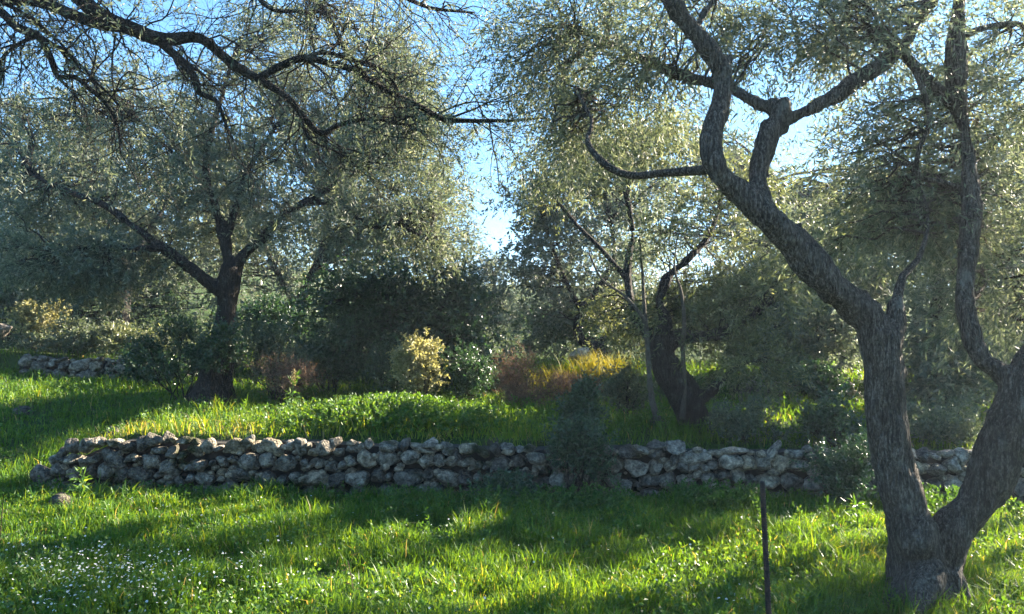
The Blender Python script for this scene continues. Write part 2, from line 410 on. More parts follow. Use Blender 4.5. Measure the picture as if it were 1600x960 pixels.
def closed_tube(c, sides, seed, rough):
    """a swept limb with fluted, knobbly section"""
    n = len(c); p = c[:, :3]; T = unit(np.gradient(p, axis=0))
    u = unit(np.cross(T[0], [0.31, .87, .12])); U = []
    for i in range(n):
        u = u - T[i] * (u @ T[i]); u = u / np.linalg.norm(u); U.append(u)
    U = np.array(U); W = np.cross(T, U); a = np.arange(sides) / sides * 2 * math.pi
    d = U[:, None] * np.cos(a)[None, :, None] + W[:, None] * np.sin(a)[None, :, None]
    s = np.concatenate([[0], np.cumsum(np.linalg.norm(np.diff(p, axis=0), axis=1))])
    sv = np.broadcast_to(s[:, None], (n, sides)); av = np.broadcast_to(a[None], (n, sides))
    fl = noise(np.stack([np.cos(av) * 1.6 + seed, np.sin(av) * 1.6, sv * .9], -1)) + .5 * noise(np.stack([np.cos(av) * 3.2, np.sin(av) * 3.2 + seed, sv * 2.2], -1))
    V = p[:, None] + d * (c[:, 3][:, None] * (1 + rough * fl))[..., None]
    V = np.concatenate([V.reshape(-1, 3), p[:1], p[-1:]])
    k = np.arange(n - 1); j = np.arange(sides); j2 = (j + 1) % sides
    q = np.stack([k[:, None] * sides + j, k[:, None] * sides + j2, (k[:, None] + 1) * sides + j2, (k[:, None] + 1) * sides + j], -1).reshape(-1, 4)
    t0 = np.stack([np.full(sides, n * sides), j2, j], 1); t1 = np.stack([np.full(sides, n * sides + 1), (n - 1) * sides + j, (n - 1) * sides + j2], 1)
    return V, q, np.concatenate([t0, t1])

def trunk_mesh(name, skel, org, seed, voxel=None, sides=14, rough=.10, gnarl=.0):
    def swept(parts):
        Vs, Qs, Ts, off = [], [], [], 0
        for i, (c, n) in enumerate(parts):
            v, q, t = closed_tube(c, n, seed + i * 7.3, rough); Vs.append(v - org); Qs.append(q + off); Ts.append(t + off); off += len(v)
        return np.concatenate(Vs), np.concatenate(Qs), np.concatenate(Ts)
    if not voxel:
        V, Q, T = swept([(c, sides) for c in skel])
        return mesh_of(name, V, [Q, T], smooth=True)
    thick, thin = [], []
    for c in skel:
        small = np.nonzero(c[:, 3] < 1.7 * voxel)[0]
        k = small[0] if len(small) else len(c)
        if k > 3: thick.append((c[:k], sides))
        if k < len(c): thin.append((c[max(0, k - 8):], 8))
    V, Q, T = swept(thick)
    tmp = bpy.data.objects.new('tmp', mesh_of(name, V, [Q, T], smooth=True)); COL.objects.link(tmp)
    md = tmp.modifiers.new('r', 'REMESH'); md.mode = 'VOXEL'; md.voxel_size = voxel
    sm = tmp.modifiers.new('s', 'SMOOTH'); sm.factor = .5; sm.iterations = 3
    me2 = bpy.data.meshes.new_from_object(tmp.evaluated_get(bpy.context.evaluated_depsgraph_get())); bpy.data.objects.remove(tmp)
    n = len(me2.vertices); co = np.empty(n * 3, np.float32); no = np.empty(n * 3, np.float32)
    me2.vertices.foreach_get('co', co); me2.vertices.foreach_get('normal', no); co = co.reshape(-1, 3); no = no.reshape(-1, 3)
    rid = 1 - np.abs(noise(co * [9, 9, 1.5] + seed * 1.3))                     # sharp lengthwise ribs
    d = gnarl * (1.2 * noise(co * 2.6 + seed) + 1.5 * noise(co * [5, 5, 1.6] + seed) + 1.3 * (rid - .7) + .5 * noise(co * [26, 26, 8] + seed) + .3 * noise(co * [45, 45, 18] + seed))
    co = co + no * d[:, None]
    li = np.empty(len(me2.loops), np.int32); me2.loops.foreach_get('vertex_index', li)
    tot = np.empty(len(me2.polygons), np.int32); me2.polygons.foreach_get('loop_total', tot)
    assert (tot == 4).all(); Q = li.reshape(-1, 4); bpy.data.meshes.remove(me2)
    polys = [Q]
    if thin:
        v, q, t = swept(thin); polys += [q + n, t + n]; co = np.concatenate([co, v])
    return mesh_of(name, co, polys, smooth=True)

class Leaves:
    """twigs set with leaves, joined into one crown"""
    def __init__(s, rng): s.r = rng; s.V = []; s.A = []; s.n = 0
    def spray(s, p, d, length, n_leaf, ll, lw, droop=.25, spread=.9, tone=None, clear=True):
        """p,d (N,3): twig starts and directions"""
        r = s.r; N = len(p)
        t = (np.arange(n_leaf) + .6) / n_leaf
        t = t[None] * np.ones((N, 1)) + r.normal(0, .03, (N, n_leaf))
        Ln = length * r.uniform(.6, 1.3, (N, 1, 1))
        c = p[:, None] + d[:, None] * t[..., None] * Ln; c[..., 2] -= droop * (t ** 2) * Ln[..., 0]
        side = unit(np.cross(np.broadcast_to(d[:, None], c.shape), r.normal(size=c.shape)))
        ld = unit(d[:, None] * .75 + side * spread + r.normal(0, .25, c.shape) - np.array([0, 0, droop * .6]))
        c = c.reshape(-1, 3); ld = ld.reshape(-1, 3)
        tn = np.repeat(np.zeros(N) if tone is None else tone, n_leaf)
        if clear:
            k = shaded_ok(c); c = c[k]; ld = ld[k]; tn = tn[k]
        M = len(c)
        l = ll * r.uniform(.6, 1.25, (M, 1)); w = lw * r.uniform(.7, 1.2, (M, 1))
        sd = unit(np.cross(ld, r.normal(size=(M, 3))))
        nrm = np.cross(ld, sd)
        m = c + ld * l * .45 + nrm * w * .12
        V = np.stack([c, m - sd * w * .5, c + ld * l, m + sd * w * .5], 1)
        s.V.append(V.reshape(-1, 3)); s.A.append(np.clip(r.beta(1.6, 2.4, M) + tn, 0, 1)); s.n += M
    def mesh(s, name, org):
        V = np.concatenate(s.V) - org; a = np.concatenate(s.A)
        q = np.arange(len(V)).reshape(-1, 4)
        return mesh_of(name, V, [q], a)

def bez(a, b, rng, K, sag, wob):
    """(N,3)->(N,K,3) bowed, wandering paths"""
    N = len(a); t = np.linspace(0, 1, K)[None, :, None]; L = np.linalg.norm(b - a, axis=1)[:, None, None]
    mid = (a + b) / 2 + rng.normal(0, .12, (N, 3)) * L[:, 0] + np.array([0, 0, 1]) * sag * L[:, 0]
    p = (1 - t) ** 2 * a[:, None] + 2 * t * (1 - t) * mid[:, None] + t ** 2 * b[:, None]
    w = rng.normal(0, wob, (N, K, 3)) * L; w[:, 0] = 0; w[:, -1] = 0
    return p + w

COUNT = {}
def make_tree(name, label, category, limbs, lobes, seed, leafmat=None, bark=None, ll=.06, lw=.014, clumps=30, twl=9, sprays=2.5, nleaf=13,
              voxel=None, gnarl=.012, clump_r=.34, group=None, twig_geo=True, droop=.28, shell=.45, org=None, sides=12, branch_r=.013, spray_len=.26, align=.9):
    rng = np.random.default_rng(seed)
    sk = skeleton(limbs)
    if org is None: org = sk[0][0, :3].copy(); org[2] = float(ground_z(org[0], org[1]))
    t = thing(name, org, label, category, group)
    add('trunk', trunk_mesh('trunk', sk, org, seed, voxel, sides=sides, gnarl=gnarl), bark or BARK, t)
    S = np.concatenate(sk); Lv = Leaves(rng); bp, br, tp, tr = [], [], [], []
    for (px, py, Y, rx, ry, rd, dens) in lobes:
        c = P(px, py, Y); rad = np.array([rx * Y / F, rd, ry * Y / F])
        n = max(3, int(clumps * dens))
        u = unit(rng.normal(size=(n, 3))) * (rng.random((n, 1)) ** shell)
        cc = c + u * rad
        cc = cc[cc[:, 2] > ground_z(cc[:, 0], cc[:, 1]) + .15]; cc = cc[shaded_ok(cc)]; n = len(cc)
        if not n: continue
        # nearest stretch of limb, favouring limbs below the clump
        D = np.linalg.norm(cc[:, None] - S[None, :, :3], axis=2) + .6 * np.maximum(S[None, :, 2] - cc[:, None, 2], 0) - 1.5*0
        D = D * rng.uniform(.85, 1.15, D.shape); j = D.argmin(1)
        a = S[j, :3]; pth = bez(a, cc, rng, 7, .10, .03)
        ln = np.linalg.norm(cc - a, axis=1)
        r0 = np.minimum(S[j, 3] * .7, branch_r * (.35 + .5 * ln)); rr = r0[:, None] * np.linspace(1, .25, 7)[None] + .002
        bp.append(pth); br.append(rr)
        # twiglets from the branch end
        m = n * twl; ci = np.repeat(np.arange(n), twl)
        st = pth[ci, rng.integers(3, 7, m)]
        out = unit(cc - c)[ci] * .5 + unit(cc - a)[ci] * .4
        dr = unit(out + rng.normal(0, .75, (m, 3)) + np.array([0, 0, .1]))
        le = clump_r * rng.uniform(.45, 1.5, m)
        en = st + dr * le[:, None]; en[:, 2] -= .25 * droop * le
        tp.append(bez(st, en, rng, 3, .05, .03)); tr.append(np.linspace(1, .35, 3)[None] * (.0022 + .0028 * le[:, None]))
        tone_c = rng.normal(0, .10, n)
        k = int(round(m * sprays)); idx = rng.integers(0, m, k); f = rng.uniform(.25, 1.0, k)[:, None]
        sp = st[idx] * (1 - f) + en[idx] * f
        sd = unit(dr[idx] * align + rng.normal(0, .9 - .53 * align, (k, 3)) + np.array([0, 0, -.5 * droop]))
        Lv.spray(sp, sd, spray_len, nleaf, ll, lw, droop, .8, tone_c[ci[idx]])
    if bp:
        v, q = tubes(np.concatenate(bp), np.concatenate(br), 3, rng)
        if twig_geo:
            v2, q2 = tubes(np.concatenate(tp)[::2], np.concatenate(tr)[::2], 3, rng); q = np.concatenate([q, q2 + len(v)]); v = np.concatenate([v, v2])
        add('branchwork', mesh_of('branchwork', v - org, [q], smooth=True), bark or BARK, t, kind='stuff')
        add('crown', Lv.mesh('crown', org), leafmat or OLIVE, t, kind='stuff')
        COUNT[label[:40]] = Lv.n
    return t

# --- right foreground olive, two stems from one foot
A_limbs = [
    [(1452, 975, 5.05, 126), (1440, 925, 5.05, 99), (1426, 870, 5.05, 77), (1408, 800, 5.0, 67), (1392, 720, 5.0, 64), (1382, 640, 5.0, 60), (1378, 570, 5.0, 61), (1372, 515, 5.0, 65)],
    [(1395, 590, 5.0, 46), (1362, 505, 5.0, 51), (1310, 455, 4.95, 50), (1255, 400, 4.95, 48), (1205, 345, 4.9, 45), (1150, 295, 4.9, 43), (1112, 255, 4.9, 37), (1112, 205, 4.95, 34), (1126, 160, 5.0, 32), (1130, 115, 5.0, 32), (1098, 72, 5.0, 32), (1062, 22, 5.0, 31), (1040, -30, 5.0, 29), (1015, -120, 5.0, 23), (1040, -220, 5.1, 16)],
    [(1195, 335, 4.9, 31), (1184, 290, 4.95, 29), (1188, 245, 5.0, 28), (1206, 205, 5.05, 27), (1238, 186, 5.1, 23), (1290, 160, 5.15, 23), (1345, 122, 5.2, 22), (1405, 78, 5.25, 22), (1436, 30, 5.3, 18), (1470, -40, 5.3, 16), (1500, -150, 5.3, 11)],
    [(1216, 200, 5.06, 27), (1224, 176, 5.05, 27), (1227, 158, 5.05, 23)],
    [(1222, 172, 5.07, 20), (1180, 160, 5.25, 17), (1130, 135, 5.45, 17), (1075, 121, 5.7, 16), (1010, 95, 6.0, 12), (950, 66, 6.3, 7), (880, 40, 6.5, 5)],
    [(1120, 262, 4.9, 18), (1095, 266, 4.95, 16), (1040, 270, 5.1, 13), (985, 274, 5.25, 12), (945, 256, 5.3, 12), (918, 222, 5.4, 9), (925, 190, 5.5, 6), (905, 150, 5.6, 5)],
    [(1380, 560, 5.0, 46), (1398, 505, 5.0, 31), (1402, 470, 5.0, 17), (1412, 430, 5.05, 12), (1435, 405, 5.1, 9), (1450, 350, 5.2, 6), (1440, 290, 5.3, 4)],
    [(1460, 975, 5.1, 101), (1468, 900, 5.1, 71), (1488, 840, 5.05, 60), (1530, 775, 5.0, 59), (1562, 710, 4.95, 62), (1585, 650, 4.9, 66), (1605, 590, 4.9, 59), (1640, 500, 4.9, 46), (1670, 380, 4.95, 39), (1660, 220, 5.0, 31), (1640, 60, 5.0, 23), (1600, -80, 5, 16)],
    [(1432, 890, 4.98, 50), (1408, 925, 4.95, 42), (1385, 952, 4.9, 26)],
    [(1480, 895, 5.02, 50), (1500, 930, 4.97, 38), (1524, 955, 4.93, 22)],
    [(1445, 890, 4.92, 54), (1440, 932, 4.75, 40), (1432, 966, 4.62, 22)],
    [(1424, 862, 4.93, 40), (1430, 838, 4.90, 52), (1440, 812, 4.93, 36)],
    [(1602, 600, 4.9, 44), (1565, 585, 4.95, 32), (1532, 556, 5.0, 29), (1516, 510, 5.05, 28), (1508, 450, 5.1, 26), (1512, 390, 5.15, 25), (1520, 310, 5.2, 25), (1512, 230, 5.25, 26), (1498, 150, 5.3, 25), (1494, 70, 5.3, 23), (1500, -20, 5.3, 20), (1490, -140, 5.3, 14)],
    [(1503, 175, 5.3, 22), (1470, 145, 5.3, 20), (1430, 104, 5.27, 17), (1404, 78, 5.25, 14), (1392, 66, 5.25, 10)],
    [(1420, 92, 5.27, 9), (1440, 135, 5.2, 9), (1452, 190, 5.2, 8), (1436, 235, 5.2, 7), (1434, 275, 5.25, 7), (1475, 285, 5.25, 8), (1515, 300, 5.22, 9)],
    [(1498, 60, 5.3, 12), (1535, 45, 5.3, 9), (1590, 38, 5.3, 8), (1660, 60, 5.3, 6)],
    [(1128, 115, 5.0, 17), (1140, 92, 5.02, 11), (1136, 88, 5.02, 6)],
    [(1085, 50, 5.0, 11), (1105, 15, 5.05, 9), (1140, -30, 5.1, 7), (1180, -100, 5.1, 5)],
    [(1258, 398, 4.95, 23), (1250, 362, 4.93, 11), (1248, 350, 4.93, 7)],
]
A_lobes = [(900, 55, 6.4, 120, 75, .7, 1.5), (825, 130, 6.8, 60, 70, .5, .7), (960, 165, 6.2, 100, 65, .6, 1.1), (1060, 40, 5.6, 80, 60, .5, .8), (1000, -60, 5.6, 200, 70, .9, .6),
           (1230, 15, 5.5, 110, 55, .6, 1.1), (1340, 50, 5.6, 90, 50, .6, 1.0), (1420, 190, 5.8, 90, 70, .6, 1.0), (1555, 120, 5.6, 80, 110, .6, 1.2), (1480, 300, 6.0, 120, 90, .7, 1.3),
           (1560, 400, 5.7, 90, 120, .7, 1.5), (1370, 350, 6.0, 90, 80, .6, 1.0), (1400, -60, 5.4, 230, 60, .9, .8), (1650, 100, 5.2, 90, 220, .9, .7), (1340, 260, 5.9, 50, 50, .4, .45), (870, 220, 6.6, 50, 40, .4, .4)]
make_tree('olive_tree', 'gnarled two-stemmed olive tree in the right foreground with thick bent limbs', 'olive tree', A_limbs, A_lobes, 3,
          ll=.062, lw=.0125, clumps=30, twl=8, sprays=2.0, nleaf=12, voxel=.019, gnarl=.021, clump_r=.28, droop=.45, spray_len=.32, org=np.array([2.74, 5.05, 0.0]))

# --- left middle olive
B_limbs = [
    [(328, 665, 12.0, 92), (330, 632, 12.0, 74), (338, 590, 12.0, 52), (350, 530, 12.0, 38), (355, 480, 12.0, 32), (357, 440, 12.0, 36), (362, 415, 12.0, 34)],
    [(354, 460, 12.0, 26), (330, 445, 11.9, 21), (290, 412, 11.8, 19), (250, 385, 11.7, 17), (205, 352, 11.6, 14), (165, 322, 11.6, 11), (110, 300, 11.7, 8), (40, 270, 12, 5)],
    [(362, 425, 12.0, 24), (385, 395, 12.0, 19), (415, 368, 12.1, 16), (445, 335, 12.2, 14), (485, 312, 12.4, 12), (530, 285, 12.6, 9), (580, 250, 12.8, 6), (620, 200, 13, 4)],
    [(357, 420, 12.0, 22), (350, 370, 12.1, 17), (335, 320, 12.3, 14), (322, 270, 12.5, 11), (330, 210, 12.8, 9), (350, 140, 13, 6), (370, 70, 13.2, 4)],
    [(352, 375, 12.1, 12), (370, 320, 12.3, 10), (385, 270, 12.5, 8), (430, 200, 12.9, 5)],
    [(255, 388, 11.7, 12), (215, 388, 11.5, 9), (160, 385, 11.3, 7), (90, 395, 11.2, 5)],
    [(480, 318, 12.4, 9), (530, 318, 12.4, 8), (575, 352, 12.2, 8), (625, 355, 12.1, 6), (670, 375, 12, 4)],
    [(325, 300, 12.4, 8), (270, 240, 12.7, 6), (210, 180, 13.1, 4)],
]
B_lobes = [(110, 320, 12.2, 120, 80, 1.0, 1.0), (240, 245, 12.4, 120, 80, 1.1, 1.1), (390, 170, 13.0, 130, 90, 1.2, 1.2), (540, 170, 13.2, 110, 100, 1.1, 1.2), (640, 260, 12.8, 85, 90, 1.0, 1.1),
           (655, 350, 12.4, 85, 55, .9, .9), (500, 350, 12.0, 120, 60, .9, .9), (180, 150, 13.6, 110, 65, 1.0, .8), (90, 415, 11.2, 110, 45, .8, 1.1), (190, 430, 11.6, 80, 40, .7, .7),
           (610, 80, 13.2, 75, 80, .9, .9), (470, 60, 13.4, 110, 60, 1.0, .8), (360, 330, 12.2, 110, 60, .9, .8), (450, 260, 12.6, 120, 70, 1.0, .8), (300, 360, 12.6, 90, 50, .8, .5), (690, 300, 13.0, 55, 110, .9, 1.0), (650, 150, 13.4, 55, 70, .8, .8), (60, 200, 13.5, 90, 60, 1.0, .8)]
make_tree('olive_tree', 'broad spreading olive on the upper terrace at left, trunk rising from dark shrubs', 'olive tree', B_limbs, B_lobes, 5,
          ll=.08, lw=.021, clumps=42, twl=8, sprays=2.4, nleaf=11, voxel=.03, gnarl=.018, clump_r=.32, spray_len=.32, bark=BARK_DARK)

# --- bent olive behind the wall on the right
D_limbs = [
    [(1092, 715, 9.6, 84), (1086, 685, 9.6, 60), (1082, 650, 9.6, 50), (1070, 615, 9.6, 50), (1050, 588, 9.6, 44), (1036, 562, 9.6, 38), (1032, 535, 9.6, 34), (1040, 512, 9.6, 30)],
    [(1034, 548, 9.6, 30), (1058, 528, 9.55, 24), (1100, 526, 9.55, 19), (1148, 512, 9.65, 15), (1195, 478, 9.8, 12), (1240, 425, 10.1, 8), (1270, 360, 10.4, 5)],
    [(1036, 530, 9.6, 26), (1040, 500, 9.6, 22), (1030, 470, 9.7, 16), (1046, 432, 9.8, 13), (1078, 402, 9.9, 10), (1110, 365, 10.1, 8), (1130, 300, 10.4, 5)],
    [(1034, 555, 9.6, 26), (1012, 522, 9.8, 18), (992, 486, 10.0, 14), (980, 430, 10.2, 11), (988, 360, 10.4, 9), (970, 280, 10.6, 7), (930, 220, 11, 5)],
    [(982, 440, 10.2, 9), (940, 390, 10.4, 7), (900, 350, 10.7, 6), (860, 300, 11, 4)],
    [(1075, 620, 9.58, 26), (1100, 618, 9.5, 18), (1122, 600, 9.45, 9), (1150, 575, 9.4, 6), (1185, 560, 9.4, 4)],
    [(1030, 715, 9.55, 44), (1026, 690, 9.55, 38), (1028, 664, 9.57, 26), (1034, 655, 9.58, 10)],
]
D_lobes = [(1000, 310, 10.4, 110, 80, 1.0, 1.2), (900, 350, 10.8, 90, 90, 1.0, 1.2), (1090, 380, 10.0, 110, 70, .9, 1.1), (1170, 310, 10.6, 100, 80, 1.0, 1.0), (980, 420, 10.2, 110, 60, .9, 1.0),
           (870, 450, 10.9, 75, 60, .8, .8), (1180, 440, 9.9, 90, 60, .8, .9), (1060, 240, 10.8, 120, 60, 1.0, .9), (940, 240, 11.0, 90, 55, .9, .8), (1260, 380, 10.4, 70, 60, .8, .7), (1080, 470, 9.9, 120, 35, .7, .7), (960, 500, 10.6, 80, 35, .6, .5), (1075, 505, 9.9, 80, 30, .5, .35), (1180, 570, 9.5, 50, 30, .4, .35)]
make_tree('olive_tree', 'bent dark-trunked olive with a stump beside it just behind the wall', 'olive tree', D_limbs, D_lobes, 9,
          leafmat=OLIVE_YEL, ll=.075, lw=.02, clumps=44, twl=8, sprays=2.5, nleaf=11, voxel=.02, gnarl=.016, clump_r=.30, spray_len=.3, bark=BARK_DARK)
# pale suckers in front of it
S_limbs = [[(1046, 705, 9.35, 14), (1038, 680, 9.35, 12), (1022, 640, 9.35, 10), (1016, 605, 9.35, 9), (1013, 560, 9.35, 8), (1009, 510, 9.35, 8), (1000, 490, 9.35, 6), (975, 462, 9.4, 5), (940, 436, 9.5, 4), (920, 395, 9.6, 3)],
           [(1010, 520, 9.35, 7), (1006, 470, 9.4, 6), (1004, 430, 9.45, 4), (1000, 380, 9.5, 3)]]
make_tree('olive_sapling', 'slender pale-barked olive sapling leaning left at the wall top', 'sapling', S_limbs, [(985, 445, 9.45, 50, 40, .4, .6), (1010, 380, 9.5, 40, 50, .4, .5)], 21, leafmat=OLIVE_YEL, bark=BARK_PALE, ll=.06, lw=.013, clumps=14, twl=7, sprays=2, nleaf=9, sides=10, clump_r=.25)
S2 = [[(1066, 655, 9.45, 10), (1070, 600, 9.42, 7), (1067, 550, 9.4, 7), (1069, 500, 9.4, 6), (1064, 455, 9.45, 5), (1054, 420, 9.5, 3), (1058, 370, 9.6, 2)]]
make_tree('olive_sapling', 'short straight pale shoot standing against the bent dark trunk', 'sapling', S2, [(1066, 440, 9.5, 35, 35, .3, .5)], 22, leafmat=OLIVE_YEL, bark=BARK_PALE, ll=.06, lw=.013, clumps=12, twl=6, sprays=2, nleaf=9, sides=10, clump_r=.22)
print(COUNT)

# --- overhanging olive whose trunk stands outside the view on the left
C_limbs = [
    [(-420, 1000, 6.0, 120), (-400, 700, 6.0, 100), (-370, 420, 6.0, 84), (-300, 180, 6.0, 64), (-180, 30, 6.0, 44), (-60, -10, 6.05, 30), (0, 0, 6.1, 19), (60, 3, 6.1, 17), (110, 22, 6.1, 17), (150, 36, 6.1, 17), (185, 42, 6.1, 16)],
    [(-300, 180, 6.0, 60), (-160, -60, 6.0, 46), (0, -90, 6.05, 38), (80, -50, 6.1, 30), (128, 0, 6.1, 25), (160, 26, 6.1, 24), (205, 46, 6.1, 23), (250, 62, 6.15, 22), (300, 60, 6.2, 17), (325, 68, 6.2, 15), (362, 98, 6.25, 15), (398, 120, 6.3, 15), (430, 138, 6.3, 11), (460, 162, 6.3, 10), (480, 190, 6.35, 10), (502, 208, 6.4, 9), (530, 195, 6.45, 7), (565, 187, 6.5, 6), (615, 190, 6.55, 5), (665, 206, 6.6, 3)],
    [(252, 66, 6.15, 15), (280, 92, 6.15, 13), (302, 120, 6.1, 11), (312, 146, 6.1, 9), (338, 158, 6.1, 7), (350, 185, 6.1, 5), (358, 212, 6.1, 3)],
    [(402, 124, 6.3, 12), (440, 102, 6.35, 11), (475, 90, 6.4, 11), (515, 100, 6.45, 10), (552, 110, 6.5, 10), (598, 138, 6.55, 9), (640, 158, 6.6, 9), (690, 184, 6.7, 8), (740, 191, 6.8, 7), (800, 189, 6.9, 5), (855, 184, 7.0, 3)],
    [(480, 90, 6.4, 7), (505, 82, 6.4, 6), (545, 92, 6.4, 6), (590, 105, 6.45, 5), (615, 130, 6.5, 4), (640, 175, 6.5, 2)],
    [(-180, 30, 6.0, 24), (-60, -20, 5.9, 18), (0, 18, 5.9, 13), (25, 42, 5.9, 13), (60, 58, 5.9, 12), (78, 90, 5.9, 10), (90, 122, 5.95, 9), (115, 120, 5.95, 8), (140, 140, 5.95, 7), (165, 165, 6.0, 6), (185, 200, 6.0, 4), (188, 240, 6.0, 3)],
    [(62, 58, 5.9, 8), (85, 72, 5.95, 7), (110, 88, 5.95, 6), (150, 130, 6.0, 4), (185, 165, 6.0, 3)],
    [(0, 5, 6.05, 6), (30, 18, 6.0, 6), (60, 38, 6.0, 6), (100, 75, 6.0, 4), (120, 105, 6.0, 3)],
    [(50, 58, 5.9, 6), (20, 75, 5.9, 5), (2, 95, 5.9, 5), (3, 120, 5.9, 4), (-10, 150, 5.9, 3)],
    [(700, 186, 6.7, 4), (745, 170, 6.75, 3), (790, 150, 6.8, 2)],
    [(470, 178, 6.35, 5), (480, 215, 6.35, 4), (520, 235, 6.4, 3), (560, 260, 6.4, 2)],
    [(430, -80, 6.8, 22), (480, -20, 6.7, 12), (510, 20, 6.6, 8), (535, 70, 6.55, 6), (560, 110, 6.5, 4), (570, 150, 6.5, 2)],
    [(0, -90, 6.05, 30), (160, -150, 6.3, 28), (300, -140, 6.6, 26), (430, -80, 6.8, 22), (520, -60, 7, 14), (620, -10, 7.1, 8), (680, 15, 7.1, 6), (740, 20, 7.1, 3)],
    [(430, -80, 6.8, 16), (400, -20, 6.6, 8), (425, 15, 6.5, 6), (470, 18, 6.5, 5), (520, 20, 6.5, 3)],
]
rngC = np.random.default_rng(77)
C_org = np.array([P(-420, 900, 6.0)[0], 6.0, 0.0]); C_org[2] = float(ground_z(C_org[0], C_org[1]))
tC = thing('olive_tree', C_org, 'overhanging olive reaching in from the upper left with bare twisting dark branches', 'olive tree')
skC = skeleton(C_limbs, .05)
for c in skC:                                   # crooked wood
    amp = .012 * np.linspace(0, 1, len(c))[:, None] ** .3
    c[:, :3] += amp * noise(np.stack([c[:, :3] * 5 + 3, c[:, :3] * 5 + 40, c[:, :3] * 5 + 80], 1).reshape(-1, 3)).reshape(-1, 3) 
add('trunk', trunk_mesh('trunk', skC, C_org, 4, None, sides=10, rough=.10), BARK_DARK, tC)
Lc = Leaves(rngC); cv, cq, off = [], [], 0
def grow(starts, dirs, lens, rads, K, wig, droop, sides):
    N = len(starts); d = dirs.copy(); p = starts.copy(); path = [p.copy()]
    for k in range(K - 1):
        d = unit(d + rngC.normal(0, wig, (N, 3)) + np.array([0, 0, -droop])); p = p + d * (lens / (K - 1))[:, None]; path.append(p.copy())
    path = np.stack(path, 1); rr = rads[:, None] * np.linspace(1, .3, K)[None]
    return path, rr
VIS = np.concatenate([np.concatenate([c, unit(np.gradient(c[:, :3], axis=0))], 1) for c in skC[1:]] + [np.concatenate([skC[0][-40:], unit(np.gradient(skC[0][-40:, :3], axis=0))], 1)])
VIS = VIS[VIS[:, 3] < .075]
pick = rngC.integers(0, len(VIS), 430); s0 = VIS[pick]
d0 = unit(s0[:, 4:7] * .7 + rngC.normal(0, .7, (len(pick), 3)))
p1, r1 = grow(s0[:, :3], d0, rngC.uniform(.35, 1.15, len(pick)), np.minimum(s0[:, 3] * .55, rngC.uniform(.004, .010, len(pick))), 10, .26, .06, 5)
v, q = tubes(p1, r1, 5, rngC); cv.append(v); cq.append(q + off); off += len(v)
pk = rngC.integers(0, len(p1), 2000); kk = rngC.integers(2, 9, 2000); s1 = p1[pk, kk]; d1 = unit(unit(p1[pk, kk] - p1[pk, kk - 1]) * .8 + rngC.normal(0, .65, (2000, 3)))
p2, r2 = grow(s1, d1, rngC.uniform(.15, .5, 2000), np.minimum(r1[pk, kk] * .7, .0042), 6, .28, .08, 3)
v, q = tubes(p2, r2, 3, rngC); cv.append(v); cq.append(q + off); off += len(v)
pk2 = rngC.integers(0, 2000, 4200); k2 = rngC.integers(1, 6, 4200); s2 = p2[pk2, k2]; d2 = unit(unit(p2[pk2, k2] - p2[pk2, k2 - 1]) + rngC.normal(0, .7, (4200, 3)))
p3, r3 = grow(s2, d2, rngC.uniform(.07, .22, 4200), np.full(4200, .0017), 3, .25, .1, 3)
v, q = tubes(p3, r3, 3, rngC); cv.append(v); cq.append(q + off); off += len(v)
add('branchwork', mesh_of('branchwork', np.concatenate(cv) - C_org, [np.concatenate(cq)], smooth=True), BARK_DARK, tC, kind='stuff')
e = p3[:, -1]; dirs = unit(p3[:, -1] - p3[:, -2])
pxs = e[:, 0] / e[:, 1] * F + 800; pys = 520 - (e[:, 2] - 1.75) / e[:, 1] * F
w = np.where(pxs > 520, .9, np.where(pys < 60, .6, .16)); w = np.where((pxs < 110), .7, w)
k = rngC.random(len(e)) < w
Lc.spray(e[k], dirs[k], .16, 9, .055, .011, .3, .8)
add('crown', Lc.mesh('crown', C_org), OLIVE, tC, kind='stuff')

# --- trees further back
def back_tree(label, base, limbs_rel, lobes, seed, mat=None, **kw):
    d = dict(ll=.10, lw=.040, clumps=31, twl=7, sprays=2.2, nleaf=10, clump_r=.5, twig_geo=False, bark=BARK_DARK, sides=9, branch_r=.02, spray_len=.30, align=.45)
    d.update(kw)
    make_tree(d.pop('name', 'olive_tree'), label, d.pop('category', 'olive tree'), limbs_rel, lobes, seed, leafmat=mat or OLIVE_FAR, **d)

back_tree('shaded olive with drooping crown standing behind the short wall at far left', None,
          [[(185, 520, 18, 34), (192, 470, 18, 24), (195, 430, 18, 20), (180, 380, 18, 14), (150, 320, 18.3, 9), (110, 230, 18.5, 5)], [(195, 440, 18, 14), (225, 425, 18, 10), (222, 380, 18, 8), (260, 320, 18.2, 5)]],
          [(60, 300, 18, 100, 70, 1.5, 1.3), (190, 300, 18.5, 110, 80, 1.5, 1.3), (30, 410, 17.5, 80, 60, 1.2, 1.2), (240, 420, 18, 70, 50, 1.1, .8), (110, 220, 19, 110, 60, 1.4, 1.0), (140, 390, 17.6, 80, 45, 1.1, .8)], 31)
back_tree('tall distant olive filling the upper left corner behind bare overhanging branches', None,
          [[(-60, 540, 21, 40), (-50, 430, 21, 28), (-10, 300, 21, 16), (40, 180, 21, 8)]],
          [(0, 230, 21, 90, 70, 1.6, 1.2), (-60, 330, 20.5, 90, 90, 1.6, 1.0), (20, 440, 20, 60, 60, 1.2, .8)], 32)
